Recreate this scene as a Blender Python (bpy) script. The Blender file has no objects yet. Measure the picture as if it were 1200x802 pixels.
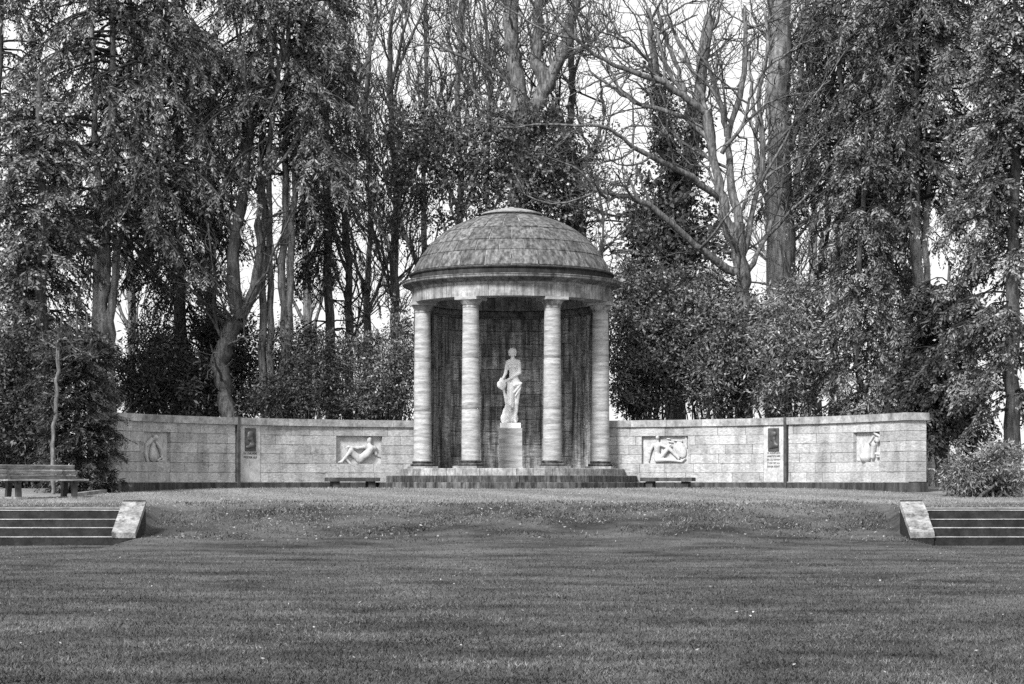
import bpy, math, random
import numpy as np
from mathutils import Vector

random.seed(7)
rng = np.random.default_rng(11)
PI = math.pi
scene = bpy.context.scene
COL = scene.collection

# ------------------------------------------------------------------ camera
CAM_Z, FPX = 1.45, 2400.0          # eye height, focal length in pixels of a 1200 wide frame
cam_data = bpy.data.cameras.new('camera')
cam = bpy.data.objects.new('camera', cam_data)
COL.objects.link(cam)
cam.location = (0, 0, CAM_Z)
cam.rotation_euler = (PI / 2, 0, 0)
cam_data.sensor_width = 36
cam_data.lens = 36 * FPX / 1200
cam_data.shift_y = (565 - 401) / 1200
cam_data.clip_start, cam_data.clip_end = 0.5, 3000
scene.camera = cam

# ------------------------------------------------------------------ light
SUN_EL, SUN_AZ = math.radians(41), math.radians(213)
world = bpy.data.worlds.new('World')
scene.world = world
world.use_nodes = True
nt = world.node_tree
nt.nodes.clear()
w_out = nt.nodes.new('ShaderNodeOutputWorld')
w_bg = nt.nodes.new('ShaderNodeBackground')
w_sky = nt.nodes.new('ShaderNodeTexSky')
w_sky.sky_type = 'NISHITA'
w_sky.sun_disc = False
w_sky.sun_elevation, w_sky.sun_rotation = SUN_EL, SUN_AZ
w_sky.air_density, w_sky.dust_density = 1.0, 6.0
w_bw = nt.nodes.new('ShaderNodeRGBToBW')
w_mix = nt.nodes.new('ShaderNodeMix'); w_mix.data_type = 'RGBA'
w_mix.inputs['Factor'].default_value = 0.75
w_mix.inputs[7].default_value = (10.0, 10.0, 10.0, 1)      # even cloud cover
nt.links.new(w_sky.outputs['Color'], w_bw.inputs[0])
nt.links.new(w_bw.outputs[0], w_mix.inputs[6])
nt.links.new(w_mix.outputs[2], w_bg.inputs['Color'])
w_bg.inputs['Strength'].default_value = 0.05
nt.links.new(w_bg.outputs[0], w_out.inputs[0])

sun_data = bpy.data.lights.new('sun', 'SUN')
sun = bpy.data.objects.new('sun', sun_data)
COL.objects.link(sun)
sun_data.energy, sun_data.angle = 2.4, math.radians(12)
sun_data.color = (1, 1, 1)
to_sun = Vector((math.sin(SUN_AZ) * math.cos(SUN_EL), math.cos(SUN_AZ) * math.cos(SUN_EL), math.sin(SUN_EL)))
sun.rotation_euler = to_sun.to_track_quat('Z', 'Y').to_euler()
sun.location = to_sun * 100

vs = scene.view_settings
vs.view_transform, vs.look, vs.exposure, vs.gamma = 'Standard', 'None', 1.5, 1.0
vs.use_curve_mapping = False
scene.cycles.max_bounces = 5
scene.cycles.diffuse_bounces = 3
scene.cycles.use_denoising = False

# ------------------------------------------------------------------ materials
MATS = {}


def mat(name, dark, light, scale=4.0, detail=6.0, rough=0.85, stretch=(1, 1, 1), bump=0.0, bump_scale=40.0,
        per_object=0.0, per_island=0.0, contrast=(0.35, 0.65), streak=None, speck=None, spec=0.3):
    """grey procedural: large noise between two tones, optional tone per object / leaf, stains with a shape of their own"""
    m = bpy.data.materials.new(name)
    m.use_nodes = True
    t = m.node_tree
    n, L = t.nodes, t.links
    b = n['Principled BSDF']
    b.inputs['Roughness'].default_value = rough
    b.inputs['Specular IOR Level'].default_value = spec
    tc = n.new('ShaderNodeTexCoord')
    geo = n.new('ShaderNodeNewGeometry')

    def noise(sc, st, det=6.0, rg=0.6):
        mp = n.new('ShaderNodeMapping')
        mp.inputs['Scale'].default_value = st
        L.new(geo.outputs['Position'], mp.inputs[0])
        z = n.new('ShaderNodeTexNoise')
        z.inputs['Scale'].default_value = sc
        z.inputs['Detail'].default_value = det
        z.inputs['Roughness'].default_value = rg
        L.new(mp.outputs[0], z.inputs['Vector'])
        return z.outputs[0]

    def ramp(src, lo, hi, a, c):
        r = n.new('ShaderNodeMapRange')
        r.inputs[1].default_value, r.inputs[2].default_value = lo, hi
        r.inputs[3].default_value, r.inputs[4].default_value = a, c
        L.new(src, r.inputs[0])
        return r.outputs[0]

    def math_(op, a, c):
        q = n.new('ShaderNodeMath')
        q.operation = op
        for i, v in enumerate((a, c)):
            if isinstance(v, (int, float)):
                q.inputs[i].default_value = v
            else:
                L.new(v, q.inputs[i])
        return q.outputs[0]

    v = ramp(noise(scale, stretch, detail), contrast[0], contrast[1], dark, light)
    if per_object:
        oi = n.new('ShaderNodeObjectInfo')
        v = math_('MULTIPLY', v, ramp(oi.outputs['Random'], 0, 1, 1 - per_object, 1 + per_object))
    if per_island:
        v = math_('MULTIPLY', v, ramp(geo.outputs['Random Per Island'], 0, 1, 1 - per_island, 1 + per_island))
    if streak:        # (scale, stretch, lo, hi, darkest factor)
        v = math_('MULTIPLY', v, ramp(noise(streak[0], streak[1], 5, 0.65), streak[2], streak[3], streak[4], 1.0))
    if speck:         # fine grain (scale, amount)
        v = math_('MULTIPLY', v, ramp(noise(speck[0], speck[2] if len(speck) > 2 else (1, 1, 1), 3, 0.7), 0.3, 0.7, 1 - speck[1], 1 + speck[1]))
    rgb = n.new('ShaderNodeCombineColor')
    for i in range(3):
        L.new(v, rgb.inputs[i])
    L.new(rgb.outputs[0], b.inputs['Base Color'])
    if bump:
        bp = n.new('ShaderNodeBump')
        bp.inputs['Strength'].default_value = bump
        bp.inputs['Distance'].default_value = 0.02
        L.new(noise(bump_scale, (1, 1, 1), 6, 0.65), bp.inputs['Height'])
        L.new(bp.outputs[0], b.inputs['Normal'])
    MATS[name] = m
    return m


H_BAND = (0.7, 0.7, 4.5)
V_BAND = (3.0, 3.0, 0.25)
M_WALL = mat('wall_stone', 0.20, 0.37, 1.6, stretch=(1.8, 1.8, 0.6), contrast=(0.28, 0.58), bump=0.5, bump_scale=30, per_object=0.13,
             streak=(2.2, (1.0, 1.0, 2.6), 0.30, 0.44, 0.66), speck=(17, 0.36, (0.7, 0.7, 1.8)))
M_COPE = mat('coping_stone', 0.15, 0.36, 3.0, stretch=(1, 1, 1), bump=0.5, bump_scale=20, per_object=0.15, speck=(14, 0.3))
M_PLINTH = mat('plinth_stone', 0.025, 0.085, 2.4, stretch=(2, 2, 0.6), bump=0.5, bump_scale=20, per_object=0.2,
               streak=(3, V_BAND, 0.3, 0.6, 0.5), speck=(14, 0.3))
M_PANEL = mat('relief_stone', 0.32, 0.48, 5.0, bump=0.2, bump_scale=30, speck=(20, 0.12),
              streak=(4, (2, 2, 0.6), 0.28, 0.42, 0.55))
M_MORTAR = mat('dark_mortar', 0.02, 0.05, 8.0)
M_LIME = mat('pale_mortar', 0.04, 0.34, 2.5, speck=(20, 0.2))
M_COL = mat('column_stone', 0.19, 0.42, 2.6, stretch=H_BAND, bump=0.3, bump_scale=24, per_object=0.05,
            streak=(4.4, (0.5, 0.5, 3.4), 0.34, 0.50, 0.68), speck=(20, 0.22, (0.6, 0.6, 2)), contrast=(0.3, 0.66))
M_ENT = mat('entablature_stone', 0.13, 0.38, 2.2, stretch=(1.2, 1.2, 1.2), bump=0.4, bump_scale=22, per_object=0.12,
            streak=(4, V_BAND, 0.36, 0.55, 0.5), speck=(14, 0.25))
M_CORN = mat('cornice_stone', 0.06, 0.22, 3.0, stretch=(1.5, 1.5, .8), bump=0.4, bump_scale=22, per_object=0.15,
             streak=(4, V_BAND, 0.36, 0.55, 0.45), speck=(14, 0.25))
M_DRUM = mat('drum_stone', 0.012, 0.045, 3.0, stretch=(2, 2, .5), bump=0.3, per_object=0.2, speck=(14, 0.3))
M_DOME = mat('dome_panel', 0.05, 0.19, 4.5, stretch=(1.8, 1.8, 0.8), bump=0.5, bump_scale=22, per_object=0.25,
             streak=(5, (2.5, 2.5, .5), 0.36, 0.58, 0.40), speck=(16, 0.35))
M_NICHE = mat('niche_stone', 0.13, 0.44, 3.0, stretch=(2.2, 2.2, 0.5), bump=0.4, bump_scale=20, per_object=0.28,
              streak=(2.6, (3.0, 3.0, 0.16), 0.40, 0.54, 0.34), speck=(11, 0.6, (0.5, 0.5, 2.2)))
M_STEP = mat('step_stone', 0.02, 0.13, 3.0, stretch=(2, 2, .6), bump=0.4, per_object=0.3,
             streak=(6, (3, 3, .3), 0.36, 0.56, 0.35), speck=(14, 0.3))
M_FLOOR = mat('stylobate_stone', 0.14, 0.36, 3.0, bump=0.4, per_object=0.2, streak=(6, (3, 3, .3), 0.34, 0.52, 0.5), speck=(14, 0.3))
M_STATUE = mat('white_marble', 0.76, 0.88, 5.0, rough=0.55, speck=(12, 0.05))
M_PED = mat('pedestal_stone', 0.22, 0.42, 3.0, stretch=H_BAND, bump=0.3, speck=(14, 0.12),
            streak=(5, (0.6, 0.6, 4), 0.32, 0.44, 0.6))
M_BRONZE = mat('dark_bronze', 0.025, 0.075, 8.0, rough=0.5, spec=0.5)
M_INK = mat('lettering_dark', 0.03, 0.05, 8.0)
M_CHEEK = mat('cheek_stone', 0.13, 0.28, 4.0, bump=0.6, bump_scale=16, per_object=0.06,
              streak=(7, (1, 1, 1), 0.34, 0.46, 0.35), speck=(18, 0.4))
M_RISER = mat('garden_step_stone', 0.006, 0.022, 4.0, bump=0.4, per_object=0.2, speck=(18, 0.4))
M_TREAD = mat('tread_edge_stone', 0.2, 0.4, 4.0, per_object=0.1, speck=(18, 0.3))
M_WOOD = mat('bench_wood', 0.11, 0.28, 3.0, stretch=(1, 1, 6), per_object=0.2, speck=(14, 0.3))
M_IRON = mat('bench_iron', 0.02, 0.05, 6.0, rough=0.6)
M_BARK = mat('bark', 0.03, 0.18, 4.0, stretch=(4, 4, 0.7), bump=0.9, bump_scale=9, speck=(16, 0.35))
M_BARK_D = mat('dark_bark', 0.03, 0.12, 4.0, stretch=(4, 4, 0.7), bump=0.9, bump_scale=9, speck=(16, 0.35))
M_BARK_L = mat('pale_bark', 0.07, 0.26, 3.0, stretch=(4, 4, 0.7), bump=0.8, bump_scale=9, speck=(16, 0.35))
M_TWIG = mat('twig', 0.03, 0.08, 3.0)
M_DARKTWIG = mat('conifer_twig', 0.012, 0.035, 3.0)
M_CYP = mat('cypress_leaf', 0.010, 0.20, 1.5, contrast=(0.36, 0.66), per_island=0.7, rough=0.6)
M_YEW = mat('yew_leaf', 0.012, 0.085, 1.8, contrast=(0.38, 0.68), per_island=0.7, rough=0.5)
M_CYP_L = mat('pale_conifer_leaf', 0.018, 0.24, 1.5, contrast=(0.36, 0.66), per_island=0.65, rough=0.55)
M_IVY = mat('ivy_leaf', 0.02, 0.15, 1.8, contrast=(0.36, 0.66), per_island=0.75, rough=0.4, spec=0.5)
M_LAUREL = mat('laurel_leaf', 0.025, 0.18, 1.8, contrast=(0.36, 0.66), per_island=0.75, rough=0.38, spec=0.5)
M_RHODO = mat('rhododendron_leaf', 0.05, 0.22, 1.8, contrast=(0.36, 0.66), per_island=0.65, rough=0.4, spec=0.5)
M_GRASS = mat('grass_blade', 0.012, 0.135, 1.1, detail=9, stretch=(0.8, 1.0, 1), per_island=0.75, rough=0.7, contrast=(0.36, 0.66),
              streak=(5.0, (1, 1, 1), 0.36, 0.58, 0.5))
M_DRY = mat('dry_grass_blade', 0.12, 0.24, 0.7, per_island=0.5, rough=0.8)
M_COVER = mat('ground_cover_leaf', 0.02, 0.13, 1.0, per_island=0.6, rough=0.6)
M_LITTER = mat('fallen_leaf', 0.15, 0.42, 3.0, per_island=0.4)
M_KERB = mat('kerb_stone', 0.12, 0.26, 4.0, speck=(14, .3))


def ground_material():
    m = bpy.data.materials.new('ground')
    m.use_nodes = True
    t = m.node_tree
    n, L = t.nodes, t.links
    b = n['Principled BSDF']
    b.inputs['Roughness'].default_value = 0.95
    b.inputs['Specular IOR Level'].default_value = 0.1
    geo = n.new('ShaderNodeNewGeometry')

    def noise(sc, st, det=8, rg=0.65):
        mp = n.new('ShaderNodeMapping')
        mp.inputs['Scale'].default_value = st
        L.new(geo.outputs['Position'], mp.inputs[0])
        z = n.new('ShaderNodeTexNoise')
        z.inputs['Scale'].default_value = sc
        z.inputs['Detail'].default_value = det
        z.inputs['Roughness'].default_value = rg
        L.new(mp.outputs[0], z.inputs['Vector'])
        return z.outputs[0]

    def rng_(src, a, c, d, e):
        r = n.new('ShaderNodeMapRange')
        for i, v in enumerate((a, c, d, e)):
            r.inputs[i + 1].default_value = v
        L.new(src, r.inputs[0])
        return r.outputs[0]

    lawn = rng_(noise(0.8, (0.7, 1.2, 1)), 0.36, 0.66, 0.025, 0.11)
    worn = rng_(noise(2.5, (0.7, 1.2, 1)), 0.3, 0.7, 0.13, 0.27)
    at = n.new('ShaderNodeAttribute')
    at.attribute_name = 'worn'
    mx = n.new('ShaderNodeMix')
    L.new(at.outputs['Fac'], mx.inputs[0])
    L.new(lawn, mx.inputs[2])
    L.new(worn, mx.inputs[3])
    fine = rng_(noise(30, (1, 1, 1)), 0.3, 0.7, 0.6, 1.4)
    q = n.new('ShaderNodeMath')
    q.operation = 'MULTIPLY'
    L.new(mx.outputs[0], q.inputs[0])
    L.new(fine, q.inputs[1])
    rgb = n.new('ShaderNodeCombineColor')
    for i in range(3):
        L.new(q.outputs[0], rgb.inputs[i])
    L.new(rgb.outputs[0], b.inputs['Base Color'])
    bp = n.new('ShaderNodeBump')
    bp.inputs['Strength'].default_value = 0.8
    bp.inputs['Distance'].default_value = 0.05
    L.new(noise(12, (1, 1, 1)), bp.inputs['Height'])
    L.new(bp.outputs[0], b.inputs['Normal'])
    return m


M_GROUND = ground_material()


# ------------------------------------------------------------------ mesh helpers
def link(o, parent=None):
    COL.objects.link(o)
    if parent is not None:
        o.parent = parent
    return o


def make_mesh(name, V, polys, m, smooth=False):
    """V (n,3); polys: list of arrays (k,3) or (k,4) or a python list of index tuples"""
    me = bpy.data.meshes.new(name)
    V = np.asarray(V, dtype=np.float32)
    if isinstance(polys, list) and polys and isinstance(polys[0], (tuple, list)):
        me.from_pydata(V.tolist(), [], polys)
    else:
        if not isinstance(polys, list):
            polys = [polys]
        polys = [np.asarray(p, dtype=np.int32) for p in polys if len(p)]
        idx = np.concatenate([p.ravel() for p in polys])
        tot = np.concatenate([np.full(len(p), p.shape[1], np.int32) for p in polys])
        start = np.concatenate([[0], np.cumsum(tot)[:-1]]).astype(np.int32)
        me.vertices.add(len(V))
        me.vertices.foreach_set('co', V.ravel())
        me.loops.add(len(idx))
        me.loops.foreach_set('vertex_index', idx)
        me.polygons.add(len(tot))
        me.polygons.foreach_set('loop_start', start)
        me.polygons.foreach_set('loop_total', tot)
        me.update(calc_edges=True)
    if smooth:
        me.polygons.foreach_set('use_smooth', np.ones(len(me.polygons), dtype=bool))
    me.materials.append(m)
    return me


def obj(name, V, polys, m, parent=None, smooth=False):
    return link(bpy.data.objects.new(name, make_mesh(name, V, polys, m, smooth)), parent)


def thing(name, label, cat, loc=(0, 0, 0), group=None):
    o = bpy.data.objects.new(name, None)
    o.empty_display_size = 0.3
    o.location = loc
    return tag(link(o), label, cat, group)


def tag(o, label=None, cat=None, group=None, kind=None):
    for k, v in (('label', label), ('category', cat), ('group', group), ('kind', kind)):
        if v:
            o[k] = v
    return o


class MB:
    """collects pieces of ONE part"""
    def __init__(s):
        s.V, s.F, s.n = [], [], 0

    def add(s, V, F):
        V = np.asarray(V, float)
        s.V.append(V)
        s.F += [tuple(int(i) + s.n for i in f) for f in F]
        s.n += len(V)
        return s

    def build(s, name, m, parent=None, smooth=False, origin=(0, 0, 0)):
        return obj(name, np.concatenate(s.V) - np.asarray(origin), s.F, m, parent, smooth)


BOXF = [(0, 3, 2, 1), (4, 5, 6, 7), (0, 1, 5, 4), (1, 2, 6, 5), (2, 3, 7, 6), (3, 0, 4, 7)]


def box_v(x0, x1, y0, y1, z0, z1):
    return [(x0, y0, z0), (x1, y0, z0), (x1, y1, z0), (x0, y1, z0), (x0, y0, z1), (x1, y0, z1), (x1, y1, z1), (x0, y1, z1)]


def box_obj(name, b, m, parent, jit=0.0, origin=(0, 0, 0)):
    v = np.array(box_v(*b), float)
    if jit:
        v += rng.uniform(-jit, jit, v.shape)
    return MB().add(v, BOXF).build(name, m, parent, origin=origin)


def bar(p, q, w, h, up=(0, 0, 1)):
    """box along p->q"""
    p, q = np.array(p, float), np.array(q, float)
    d = (q - p) / np.linalg.norm(q - p)
    s = np.cross(d, up)
    s /= np.linalg.norm(s)
    u = np.cross(s, d)
    v = []
    for c in (p, q):
        for a, b in ((-1, -1), (1, -1), (1, 1), (-1, 1)):
            v.append(c + s * a * w / 2 + u * b * h / 2)
    return np.array(v), [(0, 1, 2, 3), (7, 6, 5, 4), (0, 4, 5, 1), (1, 5, 6, 2), (2, 6, 7, 3), (3, 7, 4, 0)]


def lathe(profile, n=48, a0=0.0, a1=2 * PI):
    """profile [(r,z)]; angle 0 = front (-y)"""
    full = abs(a1 - a0 - 2 * PI) < 1e-6
    k = n if full else n + 1
    A = a0 + (a1 - a0) * np.arange(k) / n
    P = np.array(profile, float)
    V = np.stack([P[None, :, 0] * np.sin(A)[:, None], -P[None, :, 0] * np.cos(A)[:, None],
                  np.repeat(P[None, :, 1], k, 0)], -1).reshape(-1, 3)
    m = len(P)
    F = []
    for i in range(n):
        j = (i + 1) % k
        for t in range(m - 1):
            F.append((i * m + t, j * m + t, j * m + t + 1, i * m + t + 1))
    return V, F


def ring_block(prof, a0, a1, nseg):
    """closed cross-section prof [(r,z)..] swept from a0 to a1 (about the origin, 0 = front), capped"""
    m = len(prof)
    V, F = [], []
    for i in range(nseg + 1):
        a = a0 + (a1 - a0) * i / nseg
        for r, z in prof:
            V.append((r * math.sin(a), -r * math.cos(a), z))
    for i in range(nseg):
        for t in range(m):
            u = (t + 1) % m
            F.append((i * m + t, (i + 1) * m + t, (i + 1) * m + u, i * m + u))
    F.append(tuple(range(m - 1, -1, -1)))
    F.append(tuple(nseg * m + t for t in range(m)))
    return V, F


# ---- soft bodies: smooth union of round cones and ellipsoids, polygonised by surface nets
def sd_cone(P, a, b, ra, rb):
    a, b = np.array(a, float), np.array(b, float)
    ba = b - a
    t = np.clip(((P - a) @ ba) / max(1e-9, ba @ ba), 0, 1)
    return np.linalg.norm(P - a - t[..., None] * ba, axis=-1) - (ra + (rb - ra) * t)


def sd_ell(P, c, r, rot=0.0):
    """ellipsoid, rot in the x-z plane"""
    Q = P - np.array(c, float)
    if rot:
        co, si = math.cos(rot), math.sin(rot)
        Q = np.stack([Q[..., 0] * co + Q[..., 2] * si, Q[..., 1], -Q[..., 0] * si + Q[..., 2] * co], -1)
    r = np.array(r, float)
    k0 = np.linalg.norm(Q / r, axis=-1)
    k1 = np.linalg.norm(Q / (r * r), axis=-1)
    return k0 * (k0 - 1) / np.maximum(k1, 1e-9)


def smin(a, b, k):
    h = np.maximum(k - np.abs(a - b), 0) / k
    return np.minimum(a, b) - h * h * k * 0.25


def nets(fn, lo, hi, h):
    lo, hi = np.array(lo, float), np.array(hi, float)
    n = np.ceil((hi - lo) / h).astype(int) + 1
    ax = [lo[i] + h * np.arange(n[i]) for i in range(3)]
    P = np.stack(np.meshgrid(*ax, indexing='ij'), -1)
    Fv = fn(P)
    c = [slice(0, -1), slice(1, None)]
    acc = np.zeros(tuple(n - 1) + (3,))
    cnt = np.zeros(tuple(n - 1))
    corners = [(i, j, k) for i in (0, 1) for j in (0, 1) for k in (0, 1)]
    for A in corners:
        for d in range(3):
            if A[d]:
                continue
            B = list(A)
            B[d] = 1
            fa, fb = Fv[c[A[0]], c[A[1]], c[A[2]]], Fv[c[B[0]], c[B[1]], c[B[2]]]
            x = (fa < 0) != (fb < 0)
            t = np.where(x, fa / np.where(x, fa - fb, 1), 0)
            for e in range(3):
                acc[..., e] += np.where(x, A[e] + (t if e == d else 0), 0)
            cnt += x
    act = cnt > 0
    ids = np.full(tuple(n - 1), -1)
    ids[act] = np.arange(act.sum())
    where = np.argwhere(act)
    V = lo + h * (where + acc[act] / cnt[act][:, None])
    quads = []
    for d in range(3):
        e, f = (d + 1) % 3, (d + 2) % 3
        s0 = [slice(1, -1)] * 3
        s0[d] = slice(0, -1)
        s1 = list(s0)
        s1[d] = slice(1, None)
        fa, fb = Fv[tuple(s0)], Fv[tuple(s1)]
        I = np.argwhere((fa < 0) != (fb < 0))
        if not len(I):
            continue
        inside = fa[tuple(I.T)] < 0
        off = np.array([1, 1, 1])
        off[d] = 0
        I = I + off
        def cell(de, df):
            J = I.copy()
            J[:, e] -= de
            J[:, f] -= df
            return ids[tuple(J.T)]
        Q = np.stack([cell(1, 1), cell(0, 1), cell(0, 0), cell(1, 0)], -1)
        Q[~inside] = Q[~inside][:, ::-1]
        quads.append(Q)
    return V, np.concatenate(quads)


def body_fn(prims, floor=None):
    """prims: ('c',a,b,ra,rb[,k]) or ('e',c,r[,rot[,k]])"""
    def fn(P):
        F = None
        for p in prims:
            if p[0] == 'c':
                d = sd_cone(P, *p[1:5])
                k = p[5] if len(p) > 5 else 0.05
            else:
                d = sd_ell(P, p[1], p[2], p[3] if len(p) > 3 else 0)
                k = p[4] if len(p) > 4 else 0.05
            F = d if F is None else smin(F, d, k)
        return F
    return fn


# ------------------------------------------------------------------ terrain
def sstep(a, b, x):
    t = np.clip((x - a) / (b - a), 0, 1)
    return t * t * (3 - 2 * t)


def ground_z(x, y):
    x, y = np.asarray(x, float), np.asarray(y, float)
    yb = y + 0.45 * np.sin(x * 0.55 + 0.6) + 0.22 * np.sin(x * 1.7 + 2.0) + 0.1 * np.sin(x * 4.1)
    low = 0.06 + 0.0075 * np.minimum(y, 40)
    ter = np.interp(y, [36.9, 40, 43, 47, 50, 60], [0.945, 1.03, 1.10, 1.21, 1.295, 1.33])
    t_c = 0.3 * sstep(32.5, 38, yb) + 0.7 * sstep(36.2, 39.8, yb)
    t_s = sstep(36.85, 37.1, y)
    w = np.where(x < 0, sstep(-6.95, -6.65, x) , 1 - sstep(7.04, 7.35, x))
    t = t_c * w + t_s * (1 - w)
    z = low + (ter - low) * t
    bump = 0.010 * np.sin(x * 0.9 + 1.3 * np.sin(y * 0.31)) * np.sin(y * 0.7 + x * 0.23)
    return z + bump * np.where(y < 45, 1, 0.2) * (0.35 + 0.65 * w)


xs = np.unique(np.concatenate([np.linspace(-900, -40, 24), np.linspace(-40, -12, 40), np.linspace(-12, 12, 121),
                               np.linspace(12, 40, 40), np.linspace(40, 900, 24)]))
ys = np.unique(np.concatenate([np.linspace(-60, 8, 20), np.linspace(8, 34, 50), np.linspace(34, 41, 48),
                               np.linspace(41, 60, 36), np.linspace(60, 120, 30), np.linspace(120, 2200, 24)]))
GX, GY = np.meshgrid(xs, ys, indexing='ij')
GZ = ground_z(GX, GY)
nx, ny = len(xs), len(ys)
ii, jj = np.meshgrid(np.arange(nx - 1), np.arange(ny - 1), indexing='ij')
Q = np.stack([ii * ny + jj, (ii + 1) * ny + jj, (ii + 1) * ny + jj + 1, ii * ny + jj + 1], -1).reshape(-1, 4)
ground = obj('ground', np.stack([GX, GY, GZ], -1).reshape(-1, 3), Q, M_GROUND, smooth=True)
tag(ground, 'mown lawn rising to the terrace in front of the memorial', None, None, 'structure')
worn = (sstep(38.6, 41.0, GY + 0.5 * np.sin(GX * 1.7)) * (0.75 + 0.25 * np.sin(GX * 2.3 + GY)) * (GY < 58))
at = ground.data.attributes.new('worn', 'FLOAT', 'POINT')
at.data.foreach_set('value', worn.ravel().astype(np.float32))


def at_px(px, py, d):
    """a point of the place: the sight line through a photo pixel, d metres out"""
    return np.array([(px - 600) * d / FPX, d, CAM_Z + (565 - py) * d / FPX])


# ------------------------------------------------------------------ the rotunda
RC = np.array([-0.011, 53.3, 0.0])
FLOOR = 1.79
rot = thing('rotunda', 'round stone temple with four columns and a weathered panelled dome', 'rotunda', RC)

# stepped base, three rings
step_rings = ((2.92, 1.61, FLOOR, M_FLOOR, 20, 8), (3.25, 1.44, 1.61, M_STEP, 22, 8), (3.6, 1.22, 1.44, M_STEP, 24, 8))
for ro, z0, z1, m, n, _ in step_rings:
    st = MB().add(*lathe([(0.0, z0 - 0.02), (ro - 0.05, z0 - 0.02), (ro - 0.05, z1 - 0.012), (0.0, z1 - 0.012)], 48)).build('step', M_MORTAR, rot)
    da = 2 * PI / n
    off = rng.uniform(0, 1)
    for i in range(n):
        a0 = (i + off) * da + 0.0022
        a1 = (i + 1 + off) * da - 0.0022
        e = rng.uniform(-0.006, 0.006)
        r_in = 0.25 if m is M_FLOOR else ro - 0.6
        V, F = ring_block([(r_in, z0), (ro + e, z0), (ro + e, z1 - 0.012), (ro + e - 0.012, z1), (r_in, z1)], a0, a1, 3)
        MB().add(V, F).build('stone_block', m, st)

# columns
COL_R = 2.35
zc0, zc1 = FLOOR, 6.065
col_prof = []
for i in range(25):
    t = i / 24
    z = zc0 + 0.20 + (zc1 - 0.26 - zc0 - 0.20) * t
    r = 0.232 - 0.032 * t ** 1.5
    if i in (8, 16):
        col_prof += [(r, z - 0.008), (r - 0.007, z), (r, z + 0.008)]
    else:
        col_prof.append((r, z))
base_prof = [(0.245, zc0 + 0.06), (0.305, zc0 + 0.062), (0.325, zc0 + 0.085), (0.325, zc0 + 0.105), (0.305, zc0 + 0.128),
             (0.265, zc0 + 0.132), (0.255, zc0 + 0.15), (0.268, zc0 + 0.155), (0.283, zc0 + 0.172), (0.268, zc0 + 0.192),
             (0.235, zc0 + 0.2), (0.225, zc0 + 0.2)]
cap_prof = [(0.197, zc1 - 0.262), (0.214, zc1 - 0.258), (0.214, zc1 - 0.238), (0.203, zc1 - 0.232), (0.205, zc1 - 0.205),
            (0.222, zc1 - 0.19), (0.245, zc1 - 0.15), (0.275, zc1 - 0.10), (0.285, zc1 - 0.085), (0.28, zc1 - 0.075), (0.1, zc1 - 0.075)]
for k in (-3, -1, 1, 3):
    a = math.radians(25.7 * k)
    cx, cy = COL_R * math.sin(a), -COL_R * math.cos(a)
    c = MB().add(*lathe(col_prof, 40)).build('column', M_COL, rot, smooth=True)
    c.location = (cx, cy, 0)
    c.rotation_euler = (0, 0, a)
    MB().add(*lathe(base_prof, 40)).build('column_base', M_STEP, c, smooth=False)
    MB().add(*lathe(cap_prof, 40)).build('capital', M_ENT, c, smooth=False)
    box_obj('column_plinth', (-0.34, 0.34, -0.34, 0.34, zc0 - 0.02, zc0 + 0.06), M_FLOOR, c)
    box_obj('abacus', (-0.305, 0.305, -0.30, 0.30, zc1 - 0.075, zc1 + 0.003), M_COL, c)

# architrave: ring of stones
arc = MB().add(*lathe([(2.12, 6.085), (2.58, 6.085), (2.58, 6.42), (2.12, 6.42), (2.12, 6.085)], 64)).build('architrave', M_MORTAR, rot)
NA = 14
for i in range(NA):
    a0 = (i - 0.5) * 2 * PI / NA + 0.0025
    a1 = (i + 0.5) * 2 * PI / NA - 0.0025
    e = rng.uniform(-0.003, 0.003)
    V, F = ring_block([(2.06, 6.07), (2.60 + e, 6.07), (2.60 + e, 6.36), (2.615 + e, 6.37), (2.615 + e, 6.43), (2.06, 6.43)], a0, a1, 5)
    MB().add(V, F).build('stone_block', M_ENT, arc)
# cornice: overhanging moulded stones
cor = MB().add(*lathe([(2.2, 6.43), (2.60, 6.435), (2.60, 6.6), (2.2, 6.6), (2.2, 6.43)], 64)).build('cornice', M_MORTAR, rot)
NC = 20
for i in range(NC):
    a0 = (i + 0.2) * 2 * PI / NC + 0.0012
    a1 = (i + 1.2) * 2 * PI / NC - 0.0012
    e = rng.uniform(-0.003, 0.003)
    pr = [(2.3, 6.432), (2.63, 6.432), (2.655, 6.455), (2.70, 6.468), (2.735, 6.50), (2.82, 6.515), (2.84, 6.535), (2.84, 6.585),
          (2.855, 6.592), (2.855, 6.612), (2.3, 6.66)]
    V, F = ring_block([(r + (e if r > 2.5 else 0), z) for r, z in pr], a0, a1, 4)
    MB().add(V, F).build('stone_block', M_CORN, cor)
# dark ring under the dome
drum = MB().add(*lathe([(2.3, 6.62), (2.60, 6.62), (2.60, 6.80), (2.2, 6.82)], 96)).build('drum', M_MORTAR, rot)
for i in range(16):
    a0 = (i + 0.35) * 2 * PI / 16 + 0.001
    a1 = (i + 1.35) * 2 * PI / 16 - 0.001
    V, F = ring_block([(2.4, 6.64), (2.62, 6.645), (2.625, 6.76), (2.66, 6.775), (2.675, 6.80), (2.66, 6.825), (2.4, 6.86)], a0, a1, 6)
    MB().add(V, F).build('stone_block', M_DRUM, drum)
# dome
dome_pts = np.array([(2.57, 6.84), (2.50, 7.02), (2.36, 7.26), (2.14, 7.56), (1.86, 7.83), (1.48, 8.08), (1.04, 8.26), (0.72, 8.335)])
dl = np.concatenate([[0], np.cumsum(np.linalg.norm(np.diff(dome_pts, axis=0), axis=1))])


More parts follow.
